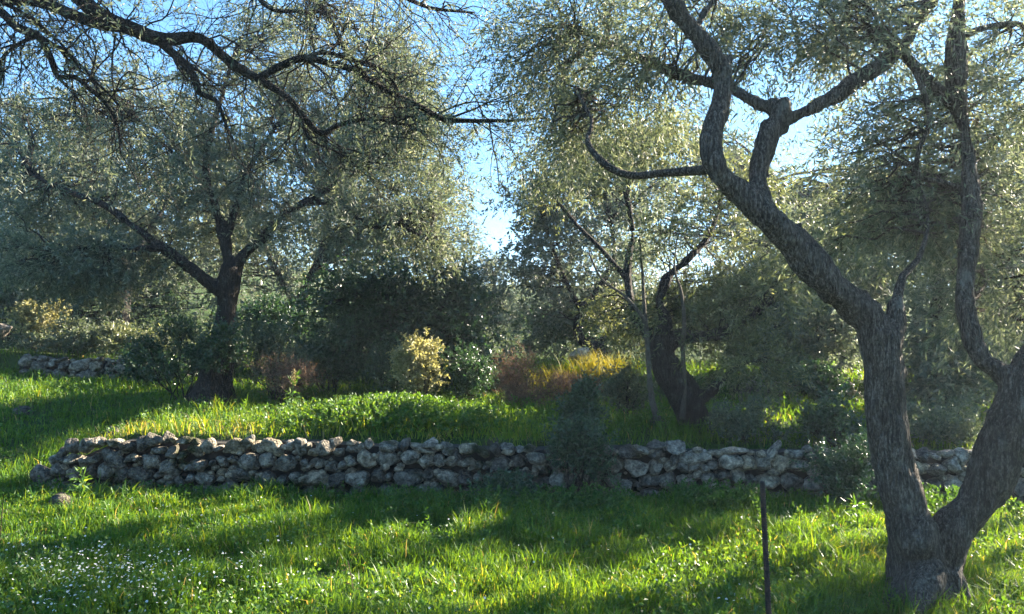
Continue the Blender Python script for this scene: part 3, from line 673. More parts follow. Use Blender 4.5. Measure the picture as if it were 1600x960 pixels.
back_tree('far olive with pale sunlit crown filling the middle left background', None,
          [[(455, 540, 22, 26), (470, 470, 22, 18), (500, 400, 22, 12), (520, 300, 22, 8)], [(465, 480, 22, 12), (430, 420, 22, 8), (400, 350, 22, 5)]],
          [(330, 400, 22, 90, 70, 1.6, 1.0), (450, 420, 22, 90, 60, 1.6, 1.0), (580, 360, 22, 110, 80, 1.7, 1.2), (300, 250, 22.5, 120, 90, 1.8, 1.2), (500, 240, 22.5, 130, 90, 1.8, 1.3), (660, 240, 22, 60, 90, 1.4, .9), (690, 380, 21.5, 55, 60, 1.2, .9), (420, 140, 22.5, 130, 70, 1.8, 1.0), (250, 160, 22.5, 110, 60, 1.6, .9), (600, 130, 22.5, 90, 80, 1.6, .9)], 33)
back_tree('dark-limbed olive with a hooked trunk above the whitish boulder', None,
          [[(945, 560, 15, 30), (930, 540, 15, 22), (908, 532, 15, 17), (903, 510, 15, 15), (912, 480, 15, 13), (935, 450, 15.1, 10), (960, 400, 15.3, 7), (950, 330, 15.6, 4)], [(935, 545, 15, 15), (950, 520, 15, 12), (958, 500, 15, 7)], [(910, 490, 15, 9), (880, 430, 15.3, 6), (850, 350, 15.6, 4)]],
          [(850, 330, 15.6, 60, 80, 1.2, 1.1), (930, 370, 15.6, 90, 80, 1.3, 1.2), (845, 440, 15.4, 55, 60, 1.0, 1.0), (930, 470, 15.6, 90, 40, 1.0, .8), (1000, 280, 16, 100, 70, 1.4, 1.0), (880, 250, 16, 60, 50, 1.1, .7)], 34)
back_tree('dark low evergreen filling the shade below the left olives, behind the short wall', None,
          [[(120, 520, 19, 20), (122, 470, 19, 14), (130, 420, 19, 8)]], [(60, 440, 19, 80, 50, 1.2, 1.0), (150, 440, 19, 90, 50, 1.2, 1.1), (260, 450, 19, 80, 50, 1.2, 1.0)], 46, mat=EVER, name='evergreen_tree', category='tree', ll=.11, lw=.05, clumps=24)
back_tree('pale distant tree low in the sky gap at the centre', None,
          [[(775, 560, 27, 16), (772, 480, 27, 11), (770, 430, 27, 7)]], [(765, 450, 27, 55, 40, 1.4, 1.0), (772, 415, 27, 28, 22, .8, .5), (800, 500, 26, 55, 40, 1.3, .9), (735, 490, 26, 45, 40, 1.3, .8)], 35)
back_tree('dense grey-leaved olive filling the background between the bent olive and the thick trunk', None,
          [[(1270, 640, 13.5, 40), (1268, 580, 13.5, 28), (1280, 520, 13.5, 20), (1300, 440, 13.6, 12), (1290, 360, 13.8, 7)], [(1272, 560, 13.5, 14), (1230, 500, 13.5, 9), (1190, 440, 13.6, 5)]],
          [(1230, 470, 13.4, 100, 70, 1.2, 1.3), (1320, 430, 13.6, 100, 80, 1.3, 1.3), (1180, 540, 13.2, 80, 45, .9, .9), (1290, 540, 13.2, 100, 50, 1.0, 1.1), (1230, 380, 13.8, 80, 60, 1.1, .9), (1340, 350, 14, 80, 50, 1.1, .9)], 36)
back_tree('thickly leaved olive seen between the two stems of the foreground olive', None,
          [[(1470, 680, 11.5, 46), (1476, 600, 11.5, 32), (1460, 520, 11.5, 22), (1470, 430, 11.7, 14), (1480, 330, 12, 8)], [(1470, 560, 11.5, 16), (1520, 500, 11.5, 12), (1570, 430, 11.7, 8)]],
          [(1440, 520, 11.4, 90, 70, 1.0, 1.2), (1530, 560, 11.2, 90, 70, 1.0, 1.2), (1470, 420, 11.8, 100, 80, 1.2, 1.2), (1570, 430, 11.6, 90, 90, 1.1, 1.2), (1450, 610, 11.2, 60, 40, .7, .7), (1560, 330, 12, 90, 70, 1.1, .9), (1440, 330, 12.3, 80, 50, 1.1, .8)], 37)
back_tree('hazy olive standing furthest right behind the leaning stem', None,
          [[(1660, 660, 12.5, 50), (1650, 560, 12.5, 34), (1640, 420, 12.6, 20), (1620, 300, 12.8, 10)]],
          [(1590, 240, 13, 90, 80, 1.2, 1.0), (1640, 380, 12.6, 90, 90, 1.2, 1.0), (1620, 520, 12.4, 80, 70, 1.0, .9), (1680, 200, 13, 90, 90, 1.2, .8)], 38)
back_tree('tall far olive crown below the sky opening at upper right', None,
          [[(1180, 600, 19, 30), (1190, 480, 19, 20), (1200, 360, 19, 12), (1210, 280, 19, 7)]],
          [(1120, 240, 19, 90, 70, 1.5, 1.1), (1200, 320, 19, 90, 60, 1.5, 1.0), (1330, 330, 19, 90, 40, 1.5, .9), (1060, 330, 18.5, 90, 80, 1.5, .9), (1430, 300, 19, 90, 60, 1.5, .9)], 39)
back_tree('dark evergreen tree with dense rounded crown left of the sky gap', None,
          [[(640, 600, 14.5, 26), (640, 540, 14.5, 18), (630, 470, 14.6, 10), (600, 420, 14.8, 6)], [(640, 540, 14.5, 12), (690, 480, 14.6, 8), (710, 430, 14.8, 5)]],
          [(560, 450, 14.5, 80, 55, 1.0, 1.2), (650, 455, 14.6, 80, 55, 1.0, 1.2), (715, 480, 14.6, 55, 65, .9, 1.1), (600, 520, 14.3, 90, 50, .9, 1.1), (720, 550, 14.3, 50, 50, .8, .9), (500, 500, 14.6, 60, 50, .9, .8)], 40, mat=EVER, name='evergreen_tree', category='tree', ll=.085, lw=.045, clumps=34)

back_tree('broad olive standing just outside the view on the right', None,  # unseen tree, put in to cast shade on the meadow
          [[(1985, 800, 9.6, 70), (1990, 620, 9.6, 56), (1970, 450, 9.6, 40), (1930, 300, 9.6, 24), (1900, 150, 9.6, 12)], [(1985, 520, 9.6, 30), (2060, 350, 9.6, 20), (2080, 180, 9.6, 10)]],
          [(1900, 260, 9.6, 150, 130, 1.4, 1.2), (2050, 200, 9.6, 170, 150, 1.5, 1.3), (1960, 60, 9.8, 170, 120, 1.5, 1.1), (1830, 120, 10.4, 120, 120, 1.4, .8)], 44, ll=.12, lw=.05, clumps=13)
back_tree('tall olive outside the view on the right, behind the broad one', None,  # second unseen shade tree, added to darken the lower left meadow
          [[(1850, 760, 13, 56), (1850, 560, 13, 44), (1840, 350, 13, 30), (1830, 150, 13, 18), (1820, -60, 13, 10)]],
          [(1800, 130, 13, 150, 130, 1.6, 1.2), (1900, 40, 13, 150, 150, 1.6, 1.2), (1790, -60, 13.4, 140, 110, 1.5, 1.1), (1760, 280, 12.6, 110, 90, 1.3, .8)], 45, ll=.12, lw=.05, clumps=21)
# wooded rise far behind, one unbroken mass
rngW = np.random.default_rng(5); Lw = Leaves(rngW)
nb = 230; yb = rngW.uniform(21, 34, nb); xb = rngW.uniform(-.95, .95, nb) * yb
hb = rngW.uniform(3.0, 7.2, nb); sl = xb / yb; hb = np.where(np.abs(sl + .035) < .13, rngW.uniform(1.4, 2.4, nb), hb); hb = np.where(sl > .3, np.minimum(hb, 4.6), hb)
NW = 8800; j = rngW.choice(nb, NW, p=hb ** 2 / (hb ** 2).sum()); v = unit(rngW.normal(size=(NW, 3))) * rngW.random((NW, 1)) ** .4
rb = np.stack([.26 * hb + .7, .26 * hb + .7, .5 * hb], 1)
cb = np.stack([xb, yb, ground_z(xb, yb) + .5 * hb], 1)
pw = cb[j] + v * rb[j] * (1 + .3 * noise(cb[j] * .3 + v * 2.2))[:, None]
pw[:, 2] = np.maximum(pw[:, 2], ground_z(pw[:, 0], pw[:, 1]) + .1)
dw = unit(rngW.normal(size=pw.shape) + np.array([0, 0, .3]))
Lw.spray(pw, dw, .55, 11, .18, .066, .2, .9, (rngW.normal(0, .12, nb))[j])
add('woodland', Lw.mesh('woodland', np.zeros(3)), OLIVE_FAR, kind='stuff', label='unbroken mass of grey-green woodland on the rise behind all the trees', category='woodland')
Lu = Leaves(rngW); nu = 3600; yu = rngW.uniform(14.5, 24, nu); xu = rngW.uniform(-.85, .85, nu) * yu; k = yu > t2_y(xu) + .5; xu, yu = xu[k], yu[k]
hu = np.clip(.45 + .5 * noise2(xu, yu, .7, 3.), .05, 1.2)
pu = np.stack([xu, yu, ground_z(xu, yu) + hu * rngW.random(len(xu)) ** .7], 1)
Lu.spray(pu, unit(rngW.normal(size=pu.shape) + np.array([0, 0, .5])), .35, 10, .085, .038, .15, .9, noise2(xu, yu, .8, 1.) * .2)
add('undergrowth', Lu.mesh('undergrowth', np.zeros(3)), SILVER, kind='stuff', label='knee-high grey-green undergrowth covering the floor beneath the back trees', category='undergrowth')

# ------------------------------------------------------------------ shrubs
def shrub(name, label, c, rad, seed, mat, stems=7, ll=.035, lw=.02, n=420, nleaf=10, category='shrub', bark=None, wand=False, spray_len=.16, group=None):
    rng = np.random.default_rng(seed); c = np.asarray(c, float)
    base = np.array([c[0], c[1], float(ground_z(c[0], c[1]))]); rad = np.asarray(rad, float)
    t = thing(name, base, label, category, group); L = Leaves(rng)
    # uneven lobes from the ground up
    k = max(6, stems + 3); u = unit(rng.normal(size=(k, 3))); u[:, 2] = rng.uniform(-.85, .8, k); u[:, :2] *= np.sqrt(np.maximum(1 - np.maximum(u[:, 2:], 0) ** 2, .15))
    lc = c + u * rad * rng.uniform(.45, .8, (k, 1)); lr = rad * rng.uniform(.3, .6, (k, 1)); lc[:, 2] = np.maximum(lc[:, 2], base[2] + .08)
    n = int(n * 1.02); j = rng.integers(0, k, n); v = unit(rng.normal(size=(n, 3))) * rng.random((n, 1)) ** .45; v = v * np.where(rng.random((n, 1)) < .14, rng.uniform(1.1, 1.6, (n, 1)), 1)
    p = lc[j] + v * lr[j]; p = p[(p[:, 2] > ground_z(p[:, 0], p[:, 1]) + .03)]
    a = np.broadcast_to(base, lc.shape) + rng.normal(0, .06, lc.shape) * [1, 1, 0]
    pth = bez(a, lc, rng, 6, .0, .03); v1, q1 = tubes(pth, np.linspace(1, .3, 6)[None] * rng.uniform(.008, .016, (k, 1)), 5, rng)
    j2 = rng.integers(0, k, min(len(p), 70)); pp = p[rng.integers(0, len(p), len(j2))]
    near = np.linalg.norm(pp[:, None] - lc[None], axis=2).argmin(1)
    pt = bez(pth[near, 4], pp, rng, 4, .03, .03); v2, q2 = tubes(pt, np.full((len(pt), 4), .003), 3, rng)
    add('stems', mesh_of('stems', np.concatenate([v1, v2]) - base, [np.concatenate([q1, q2 + len(v1)])], smooth=True), bark or BARK_DARK, t, kind='stuff')
    d = unit((p - base) * .5 + rng.normal(0, .6, p.shape) + np.array([0, 0, .5]))
    L.spray(p, d, spray_len, nleaf, ll * 1.25, lw * 1.3, .1, .9, rng.normal(0, .08, len(p)))
    add('foliage', L.mesh('foliage', base), mat, t, kind='stuff'); COUNT[label[:40]] = L.n
    return t
def sh(name, label, px, py, Y, rx, ry, seed, mat, rd=None, **kw):
    c = P(px, py, Y); r = (rx * Y / F, rd or rx * Y / F * .8, ry * Y / F)
    return shrub(name, label, c, r, seed, mat, **kw)

sh('evergreen_shrub', 'black-green evergreen shrub growing against the middle of the long wall', 902, 708, 8.1, 50, 55, 41, EVER, n=900, ll=.03, lw=.016, stems=10)
sh('evergreen_shrub', 'loose dark shrub rising above the wall shrub, with grey-tipped leaves', 908, 640, 8.5, 34, 50, 42, EVER, n=420, ll=.035, lw=.018)
sh('evergreen_shrub', 'dark shrub hiding the wall beside the thick left stem of the foreground olive', 1318, 735, 7.7, 52, 60, 43, EVER, n=900, ll=.03, lw=.016, stems=9)
sh('mastic_shrub', 'small leafy shrub above the wall just left of the thick stem', 1305, 665, 8.6, 55, 50, 44, EVER, n=420)
sh('mastic_shrub', 'leafy grey-green shrub on the wall top right of the bent olive', 1165, 665, 8.9, 62, 40, 45, SILVER, n=480, stems=9)
sh('mastic_shrub', 'grey shrub behind the wall seen between the two stems of the foreground olive', 1470, 665, 8.9, 85, 50, 46, SILVER, n=800, stems=9)
sh('sunlit_shrub', 'cream-yellow sunlit bush in front of dark evergreens', 658, 575, 12.3, 42, 48, 47, CREAM, n=700, ll=.045, lw=.028, stems=9)
sh('mastic_shrub', 'dark bush hugging the left side of the sunlit cream bush', 600, 580, 12.6, 45, 50, 48, EVER, n=500)
sh('mastic_shrub', 'dark shrub hiding the foot of the spreading olive on its left', 285, 560, 12.2, 80, 65, 49, EVER, n=900, stems=9, ll=.04, lw=.022)
sh('mastic_shrub', 'dark shrub wrapped around the foot of the spreading olive', 352, 545, 11.6, 42, 50, 50, EVER, n=420, ll=.04, lw=.022)
sh('mastic_shrub', 'deep green shrub just right of the spreading olive trunk', 430, 555, 12.4, 70, 65, 51, SILVER, n=700, stems=9)
sh('mastic_shrub', 'wide dusky shrub filling the middle ground left of the dark bush', 520, 560, 13.2, 80, 70, 52, EVER, n=800, stems=9, ll=.045, lw=.024)
sh('mastic_shrub', 'dark shrub right of the sunlit cream bush', 735, 590, 12.8, 55, 55, 53, EVER, n=600)
sh('russet_shrub', 'reddish brown dry shrub at the centre behind the wall', 822, 602, 11.8, 58, 52, 54, RUSSET, n=900, ll=.05, lw=.006, nleaf=12, spray_len=.25)
sh('russet_shrub', 'russet dry tuft in front of the yellow broom', 908, 606, 12.4, 42, 20, 55, RUSSET, n=320, ll=.05, lw=.006, nleaf=12, spray_len=.25)
sh('russet_shrub', 'grey-brown dry brush behind the tall flowering spike', 445, 598, 11.6, 48, 32, 68, RUSSET, n=420, ll=.05, lw=.006, nleaf=12, spray_len=.25)
sh('mastic_shrub', 'leggy pale green shrub below the broom', 985, 610, 10.8, 45, 45, 58, SILVER, n=420)
sh('sunlit_shrub', 'pale golden bush lit by the sun above the short wall at far left', 55, 500, 17, 55, 30, 59, CREAM, n=600, ll=.06, lw=.03)
sh('mastic_shrub', 'green shrub sprawling above the short wall right of the golden bush', 120, 525, 16.6, 70, 30, 60, SILVER, n=600, ll=.055, lw=.03)
sh('mastic_shrub', 'straw-tinged low bush at the right end of the short wall', 210, 530, 16.4, 60, 28, 61, OLIVE_YEL, n=500, ll=.055, lw=.026)
sh('mastic_shrub', 'dark mound of leaves beside the short wall below its right end', 245, 575, 14.5, 60, 35, 62, EVER, n=600, ll=.045, lw=.024)
sh('mastic_shrub', 'dim shrub at the left picture edge below the tall olive', 10, 465, 18.5, 50, 45, 63, EVER, n=500, ll=.065, lw=.035)
sh('mastic_shrub', 'dark shrub in the shade at the foot of the far olive in the middle left', 430, 500, 16, 80, 45, 64, EVER, n=700, ll=.055, lw=.03)
sh('mastic_shrub', 'shaded shrub behind the bent olive near the small far wall', 1290, 600, 11.8, 55, 40, 65, EVER, n=600, ll=.045, lw=.024)
sh('mastic_shrub', 'broad dark shrub under the trees behind the broom', 870, 520, 17, 90, 40, 66, EVER, n=700, ll=.065, lw=.035)
sh('bramble', 'low dark bramble lying against the foot of the wall left of the evergreen shrub', 790, 768, 7.9, 60, 18, 67, EVER, n=420, ll=.03, lw=.018)

# ------------------------------------------------------------------ grass
def blades(name, x, y, hgt, wid, lean, tone, mat, rng, z=None, **props):
    N = len(x); z0 = ground_z(x, y) - .01 if z is None else z
    a = rng.uniform(0, 2 * math.pi, N); dx, dy = np.cos(a), np.sin(a)
    b = rng.uniform(0, 2 * math.pi, N); wx, wy = np.cos(b) * wid / 2, np.sin(b) * wid / 2
    l1 = lean * .3; l2 = lean
    base = np.stack([x, y, z0], 1); up = hgt
    m = base + np.stack([dx * l1 * hgt, dy * l1 * hgt, up * .6], 1)
    tip = base + np.stack([dx * l2 * hgt, dy * l2 * hgt, up * np.maximum(1 - .35 * lean, .25)], 1)
    w = np.stack([wx, wy, 0 * wx], 1)
    V = np.stack([base - w, base + w, m + w * .8, m - w * .8, tip], 1).reshape(-1, 3)
    i = np.arange(N) * 5
    Q = np.stack([i, i + 1, i + 2, i + 3], 1); T = np.stack([i + 3, i + 2, i + 4], 1)
    return add(name, mesh_of(name, V, [Q, T], np.concatenate([tone, tone])), mat, **props)

rg = np.random.default_rng(8)
def scatter(n, y0, y1, xa=-.76, xb=.76, pw=1.0):
    y = y0 + (y1 - y0) * rg.random(n) ** pw
    return rg.uniform(xa, xb, n) * y, y
xs, ys = [], []
x, y = scatter(108000, 4.0, 8.7); k = (x < WX0 + .05) | (y < wall_y(x) - .12); xs.append(x[k]); ys.append(y[k])
x, y = scatter(66000, 8.2, 16.5); k = (x < WX0 - .1) | (y > wall_y(x) + .2); xs.append(x[k]); ys.append(y[k])
for sg in (-1, 1):                                # the meadow goes on beside the view
    y = rg.uniform(4, 13, 8000); x = sg * rg.uniform(.76, 1.05, 8000) * y; k = (y < wall_y(x) - .12) | (y > wall_y(x) + .2) | (x < WX0); xs.append(x[k]); ys.append(y[k])
x = np.concatenate(xs); y = np.concatenate(ys)
nz = noise2(x, y, 1.6, 2.) ; n4 = noise2(x, y, 5., 6.)
h = np.clip(.12 + .08 * nz + .10 * n4, .03, .38) * rg.uniform(.55, 1.5, len(x)) * (1 + .25 * (y > 8.7))
wd = (.0052 + .0007 * y) * np.where(np.abs(x) > .77 * y, 2.0, 1.0) * rg.uniform(.6, 1.3, len(x))
blades('grass', x, y, h, wd, rg.uniform(.1, 1.3, len(x)), np.where(rg.random(len(x)) < .02, 1.0, np.clip(.38 + .3 * ((y > wall_y(x)) & (y < wall_y(x) + 1.1) & (x < 1) & (x > -5.2)) + .2 * noise2(x, y, 1.1, 5.) + .16 * noise2(x, y, 4., 15.) + rg.normal(0, .17, len(x)), 0, 1)), GRASS, rg,  # strip behind the wall toned yellower, sunlight put into the blade colour
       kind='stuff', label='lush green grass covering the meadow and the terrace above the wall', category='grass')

# low broad-leaved herbs among the grass
Lh = Leaves(rg)
x, y = scatter(6500, 4.2, 8.5); k = ((x < WX0 - .3) | (y < wall_y(x) - .1)) & (noise2(x, y, 1.3, 8.) > -.05); x, y = x[k], y[k]
p = np.stack([x, y, ground_z(x, y) + rg.uniform(.03, .12, len(x))], 1)
Lh.spray(p, unit(rg.normal(size=p.shape) + [0, 0, .5]), .08, 5, .036, .023, .1, .9, noise2(x, y, 2.5, 2.) * .3, clear=False)
x, y = scatter(3000, 8.9, 15, -.7, .6); k = (y > wall_y(x) + .25); x, y = x[k], y[k]
p = np.stack([x, y, ground_z(x, y) + rg.uniform(.02, .2, len(x))], 1)
Lh.spray(p, unit(rg.normal(size=p.shape) + [0, 0, .5]), .09, 6, .04, .026, .1, .9, clear=False)
x = rg.normal(-1.45, .62, 2600); y = rg.normal(9.6, .34, 2600); k = y > wall_y(x) + .2; x, y = x[k], y[k]       # nettle mound on the wall top
p = np.stack([x, y, ground_z(x, y) + rg.uniform(.03, .24, len(x))], 1)
Lh.spray(p, unit(rg.normal(size=p.shape) + [0, 0, .6]), .10, 8, .045, .028, .1, .9, clear=False)
x = rg.uniform(-1.2, 4.4, 2600); y = 7.75 - np.abs(rg.normal(0, .35, 2600)) ; k = noise2(x, y, 1.5, 4.) > -.1; x, y = x[k], y[k]     # weeds along the wall foot
p = np.stack([x, y, ground_z(x, y) + rg.uniform(.03, .2, len(x))], 1)
Lh.spray(p, unit(rg.normal(size=p.shape) + [0, 0, .6]), .09, 7, .04, .02, .1, .9, np.full(len(x), -.25), clear=False)
add('ground_cover', Lh.mesh('ground_cover', np.zeros(3)), COVER, kind='stuff', label='low broad-leaved herbs and nettles among the grass and along the wall top', category='herbs')

# tall arching grass clumps
def clump(label, px, Y, n, hh, seed, mat=GRASS, name='grass_clump', spread=.09, tone=.72, cat='grass clump'):
    r = np.random.default_rng(seed); g = g_at(px, Y)
    t = thing(name, g, label, cat)
    x = r.normal(0, spread, n); y = r.normal(0, spread, n)
    N = n; K = 6; a = r.uniform(0, 2 * math.pi, N); L = hh * r.uniform(.6, 1.2, N); le = r.uniform(.25, 1.0, N)
    s = np.linspace(0, 1, K)[None]
    px_ = x[:, None] + np.cos(a)[:, None] * (le * L)[:, None] * s ** 1.8; py_ = y[:, None] + np.sin(a)[:, None] * (le * L)[:, None] * s ** 1.8
    pz = L[:, None] * (s - .45 * le[:, None] * s ** 2.6) - .02
    c = np.stack([px_, py_, pz], -1); wv = np.stack([-np.sin(a), np.cos(a), 0 * a], -1)[:, None] * (.009 * (1 - s ** 2 * .9))[..., None] 
    V = np.stack([c - wv / 2, c + wv / 2], 2).reshape(-1, 3)
    k = np.arange(K - 1) * 2; q = np.stack([k, k + 1, k + 3, k + 2], 1); Q = (np.arange(N)[:, None, None] * K * 2 + q[None]).reshape(-1, 4)
    add('blades', mesh_of('blades', V, [Q], np.repeat(np.clip(r.normal(tone, .1, N), 0, .95), K - 1)), mat, t, kind='stuff')
clump('bright arching grass clump on the wall top below the spreading olive', 395, 9.5, 60, .34, 1)
clump('tall bright grass clump on the wall top right of the spreading olive', 480, 9.8, 70, .42, 2)
clump('yellow-green arching grass tuft beside the nettle mound', 530, 9.9, 55, .42, 3)
clump('short grass tuft at the foot of the spreading olive', 345, 10.6, 50, .36, 4)
clump('grass tuft on the terrace edge left of the spreading olive', 250, 10.4, 50, .33, 5)
clump('sunny grass tuft at the broken left end of the wall', 150, 8.1, 60, .33, 6)
clump('bright grass tuft right of the nettle mound on the terrace', 790, 10.2, 60, .26, 7)
clump('long pale grass clump in the meadow near the left stem of the foreground olive', 1340, 5.9, 60, .26, 8, tone=.85)
clump('long grass clump in the lower middle of the meadow', 610, 5.0, 70, .24, 9, tone=.6)
clump('long grass clump in the lower left corner of the meadow', 95, 5.4, 60, .25, 10, tone=.6)
clump('dry seeding grass tuft above the short wall at left', 230, 16.3, 60, .7, 11, mat=DRYGRASS, tone=.5)
clump('grass tuft on the grassy bank behind the bent olive', 1190, 10.6, 60, .3, 12)

for lb, px, Y, sd in (('yellow-green broom glowing in the sun above the russet shrub', 872, 13.45, 56), ('yellow broom glowing in the sun next to the dark hooked trunk', 942, 13.35, 57)):
    clump(lb, px, Y, 620, .5, sd, mat=BROOM, name='broom_shrub', spread=.26, tone=.5, cat='shrub')
# tall flowering weeds
def weed(label, px, Y, hh, seed, mat=COVER, topmat=None, n=26, lf=.09):
    r = np.random.default_rng(seed); g = g_at(px, Y); t = thing('tall_weed', g, label, 'weed')
    K = 8; s = np.linspace(0, 1, K); st = np.stack([.05 * s ** 2 * r.normal(), .05 * s ** 2 * r.normal(), hh * s], -1) if False else np.stack([.06 * r.normal() * s ** 2, .06 * r.normal() * s ** 2, hh * s], -1)
    v, q = tubes(st[None], np.linspace(.006, .002, K)[None], 5, r); add('stalk', mesh_of('stalk', v, [q], np.full(len(q), .5)), mat, t)
    L = Leaves(r); z = r.uniform(.1, .95, n); p = np.stack([np.interp(z, s, st[:, 0]), np.interp(z, s, st[:, 1]), z * hh], 1)
    d = unit(np.stack([r.normal(size=n), r.normal(size=n), r.uniform(.2, .8, n)], 1))
    L.spray(p, d, .06, 3, lf, lf * .25, .3, .4, clear=False); add('leaves', L.mesh('leaves', np.zeros(3)), mat, t, kind='stuff')
    if topmat:
        L = Leaves(r); z = r.uniform(.72, 1.05, 60); p = np.stack([np.interp(z, s, st[:, 0]), np.interp(z, s, st[:, 1]), z * hh], 1)
        L.spray(p, unit(r.normal(size=p.shape) + [0, 0, .8]), .04, 4, .022, .012, .1, .8, clear=False); add('flower_spike', L.mesh('flower_spike', np.zeros(3)), topmat, t, kind='stuff')
weed('tall straw-coloured flowering spike standing before the dark shrubs', 457, 10.6, .62, 1, topmat=DRYGRASS)
weed('bright green leafy weed in front of the broken left end of the wall', 133, 7.9, .40, 2)
weed('thin dry weed stalk in the meadow at the left edge', 8, 6.5, .45, 3, mat=RUSSET, n=14, lf=.03)
weed('dry brown stalk in the bottom middle of the meadow', 556, 4.9, .30, 4, mat=RUSSET, n=8, lf=.025)
weed('pale leafy weed in sunlight left of the thick stem', 1336, 6.6, .30, 5)

# daisies
def daisies():
    n = 1500; u = rg.random(n)
    x = np.where(rg.random(n) < .8, rg.normal(-2.9, .75, n), rg.uniform(-4, 1.5, n)); y = np.where(rg.random(n) < .8, rg.normal(5.25, .42, n), rg.uniform(4.6, 7.6, n))
    k = (y > 4.3) & (y < 8) & (noise2(x, y, 2.2, 3.) + .5 * noise2(x, y, 6., 3.) + rg.normal(0, .2, n) > -.05); x, y = x[k], y[k]; n = len(x)
    c = np.stack([x, y, ground_z(x, y) + rg.uniform(.10, .19, n)], 1); nm = unit(rg.normal(0, .45, (n, 3)) + [0, -.15, 1])
    U = unit(np.cross(nm, rg.normal(size=(n, 3)))); W = np.cross(nm, U); r = rg.uniform(.004, .0095, n)
    pet = 9; V = []; Q = []
    a = np.arange(pet) / pet * 2 * math.pi
    for k in range(pet):
        def pt(ang, rad, lift): return c + (U * math.cos(ang) + W * math.sin(ang)) * (r * rad)[:, None] + nm * (r * lift)[:, None]
        V += [pt(a[k], .2, 0), pt(a[k] - .27, .72, .12), pt(a[k], 1.05, .05), pt(a[k] + .27, .72, .12)]
    V = np.stack(V, 1); q = np.arange(n * pet * 4).reshape(-1, 4)
    m, nt, out = new_mat('daisy_petal'); b = nt.nodes.new('ShaderNodeBsdfPrincipled'); b.inputs['Base Color'].default_value = (.82, .82, .8, 1); b.inputs['Roughness'].default_value = .6; nt.links.new(b.outputs[0], out.inputs[0])
    d = thing('daisies', (0, 0, 0), 'small white daisies scattered in the grass at lower left', 'flowers'); d['kind'] = 'stuff'
    add('petals', mesh_of('petals', V.reshape(-1, 3), [q]), m, d, kind='stuff')
    m2, nt, out = new_mat('daisy_centre'); b = nt.nodes.new('ShaderNodeBsdfPrincipled'); b.inputs['Base Color'].default_value = (.7, .45, .03, 1); nt.links.new(b.outputs[0], out.inputs[0])
    v6 = np.stack([c + (U * math.cos(t) + W * math.sin(t)) * (r * .28)[:, None] + nm * (r * .1)[:, None] for t in np.arange(6) / 6 * 2 * math.pi], 1)
    add('centres', mesh_of('centres', v6.reshape(-1, 3), [np.arange(n * 6).reshape(-1, 6)]), m2, d, kind='stuff')
    st = np.stack([c - nm * .001, np.stack([x, y, ground_z(x, y)], 1)], 1); v, q = tubes(st, np.full((n, 2), .0012), 3, rg)
    add('flower_stems', mesh_of('flower_stems', v, [q], np.full(len(q), .5)), GRASS, d, kind='stuff')
daisies()

# ------------------------------------------------------------------ thin haze volume added to lift the shadows in the grove
hx0, hx1, hy0, hy1, hz0, hz1 = -420., 420., -160., 620., -1.4, 16.
hv = np.array([[x, y, z] for z in (hz0, hz1) for y in (hy0, hy1) for x in (hx0, hx1)])
hm, hnt, hout = new_mat('shadow_lift_haze')
pv = hnt.nodes.new('ShaderNodeVolumePrincipled'); pv.inputs['Color'].default_value = (.74, .86, 1, 1); pv.inputs['Density'].default_value = HAZE; pv.inputs['Anisotropy'].default_value = .5
hnt.links.new(pv.outputs[0], hout.inputs['Volume'])
add('haze', mesh_of('haze', hv, [np.array([[0, 2, 3, 1], [4, 5, 7, 6], [0, 1, 5, 4], [2, 6, 7, 3], [0, 4, 6, 2], [1, 3, 7, 5]])]), hm, kind='stuff', label='thin haze added between the trees to lift the shadows', category='haze')

# ------------------------------------------------------------------ loose rocks and the iron post
def rock(name, label, c, size, seed, mat, boxy=.8):
    me = stone_mesh(seed, boxy); me.name = name; me.materials.append(mat)
    o = add(name, me, None, None, tuple(c), label=label, category='rock'); o.scale = size; o.rotation_euler = (.1, .15, seed * .7)
rock('boulder', 'whitish boulder at the foot of the hooked trunk above the broom', P(908, 553, 14.6), (.24, .2, .12), 301, STONE_WHITE)
rock('boulder', 'whitish squared stone block at the left picture edge among shrubs', P(2, 517, 16.2), (.24, .25, .19), 302, STONE_WHITE, 4)
rock('loose_stone', 'half-buried stone in the grass in front of the wall at left', g_at(102, 7.75, .05), (.16, .13, .10), 303, STONE)
rock('loose_stone', 'mossy stone in the grass of the terrace left of the spreading olive', g_at(180, 10.2, .10), (.16, .13, .13), 304, STONE)
rock('loose_stone', 'dark stone lying on the shaded slope at the left edge', g_at(40, 11.5, .02), (.18, .15, .10), 305, STONE)

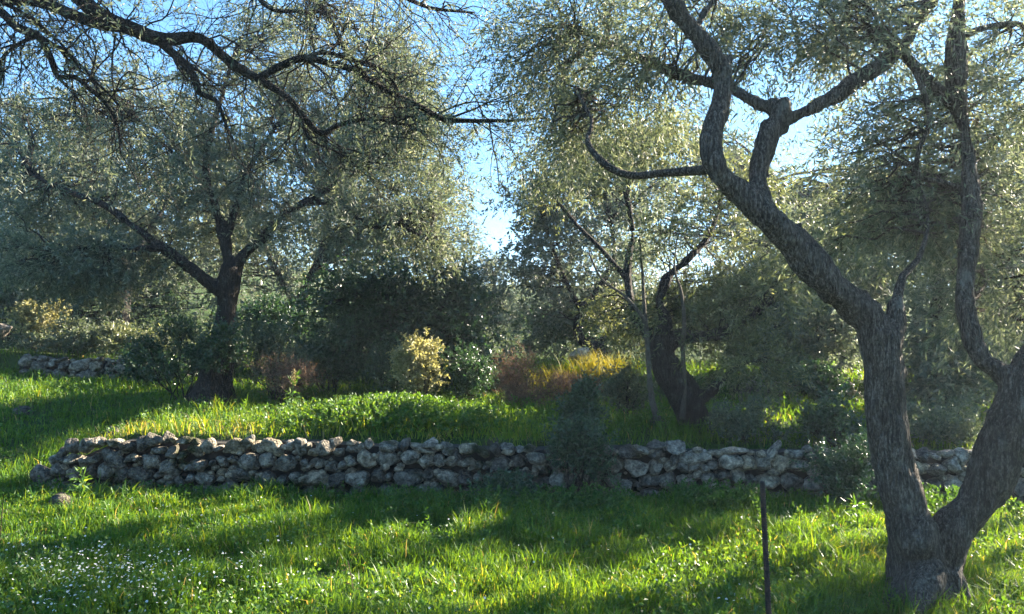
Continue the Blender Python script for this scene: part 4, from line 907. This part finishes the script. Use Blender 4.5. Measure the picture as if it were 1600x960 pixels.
def iron_post():
    m, nt, out = new_mat('rusty_iron'); L = nt.links.new
    tc = nt.nodes.new('ShaderNodeTexCoord'); n = tex(nt, 'ShaderNodeTexNoise', 45, tc.outputs['Object'], Detail=5.0)
    b = nt.nodes.new('ShaderNodeBsdfPrincipled'); b.inputs['Roughness'].default_value = .85; b.inputs['Metallic'].default_value = .15
    L(ramp(nt, n.outputs[0], [(.35, (.010, .008, .008)), (.55, (.028, .018, .015)), (.78, (.07, .036, .024))]), b.inputs['Base Color'])
    bp = nt.nodes.new('ShaderNodeBump'); bp.inputs['Distance'].default_value = .003; L(n.outputs[0], bp.inputs['Height']); L(bp.outputs[0], b.inputs['Normal']); L(b.outputs[0], out.inputs[0])
    Y = 3.5; g = g_at(1197, Y); top = P(1193, 752, Y)
    r = np.random.default_rng(1); t = thing('iron_post', g, 'thin rusty ribbed iron post standing in the right foreground grass', 'post')
    z = np.linspace(-.12, top[2] - g[2], 150); rad = np.full(150, .0115)
    rad[0] = .004; rad[-1] = .009; tilt = (top[0] - g[0]) / (top[2] - g[2])
    path = np.stack([tilt * z + .006 * np.sin(z * 4), 0 * z, z], -1); v, q = tubes(path[None], rad[None], 12, r)
    cap = np.concatenate([[149 * 12 + np.arange(12)]])
    add('shaft', mesh_of('shaft', v, [q, cap], smooth=True), m, t)
    zr = np.arange(.02, top[2] - g[2] - .03, .011); n = len(zr)      # rolled ribs
    a = np.arange(9) / 8 * math.pi; P1 = []
    for off_ in (0, math.pi):
        ang = a[None] + off_ + .25; P1.append(np.stack([tilt * zr[:, None] + .006 * np.sin(zr[:, None] * 4) + .0125 * np.cos(ang), .0125 * np.sin(ang) + 0 * zr[:, None], zr[:, None] + .004 * (a[None] / math.pi)], -1))
    P1 = np.concatenate(P1); v, q = tubes(P1, np.full(P1.shape[:2], .0017), 4, r)
    add('ribs', mesh_of('ribs', v, [q], smooth=True), m, t, kind='stuff')
iron_post()
tri = 0
for o in SC.objects:
    if o.type == 'MESH' and o.data.users == 1: tri += sum(1 for _ in ()) + len(o.data.loops) - 2 * len(o.data.polygons)
print('TRIANGLES', tri, COUNT)
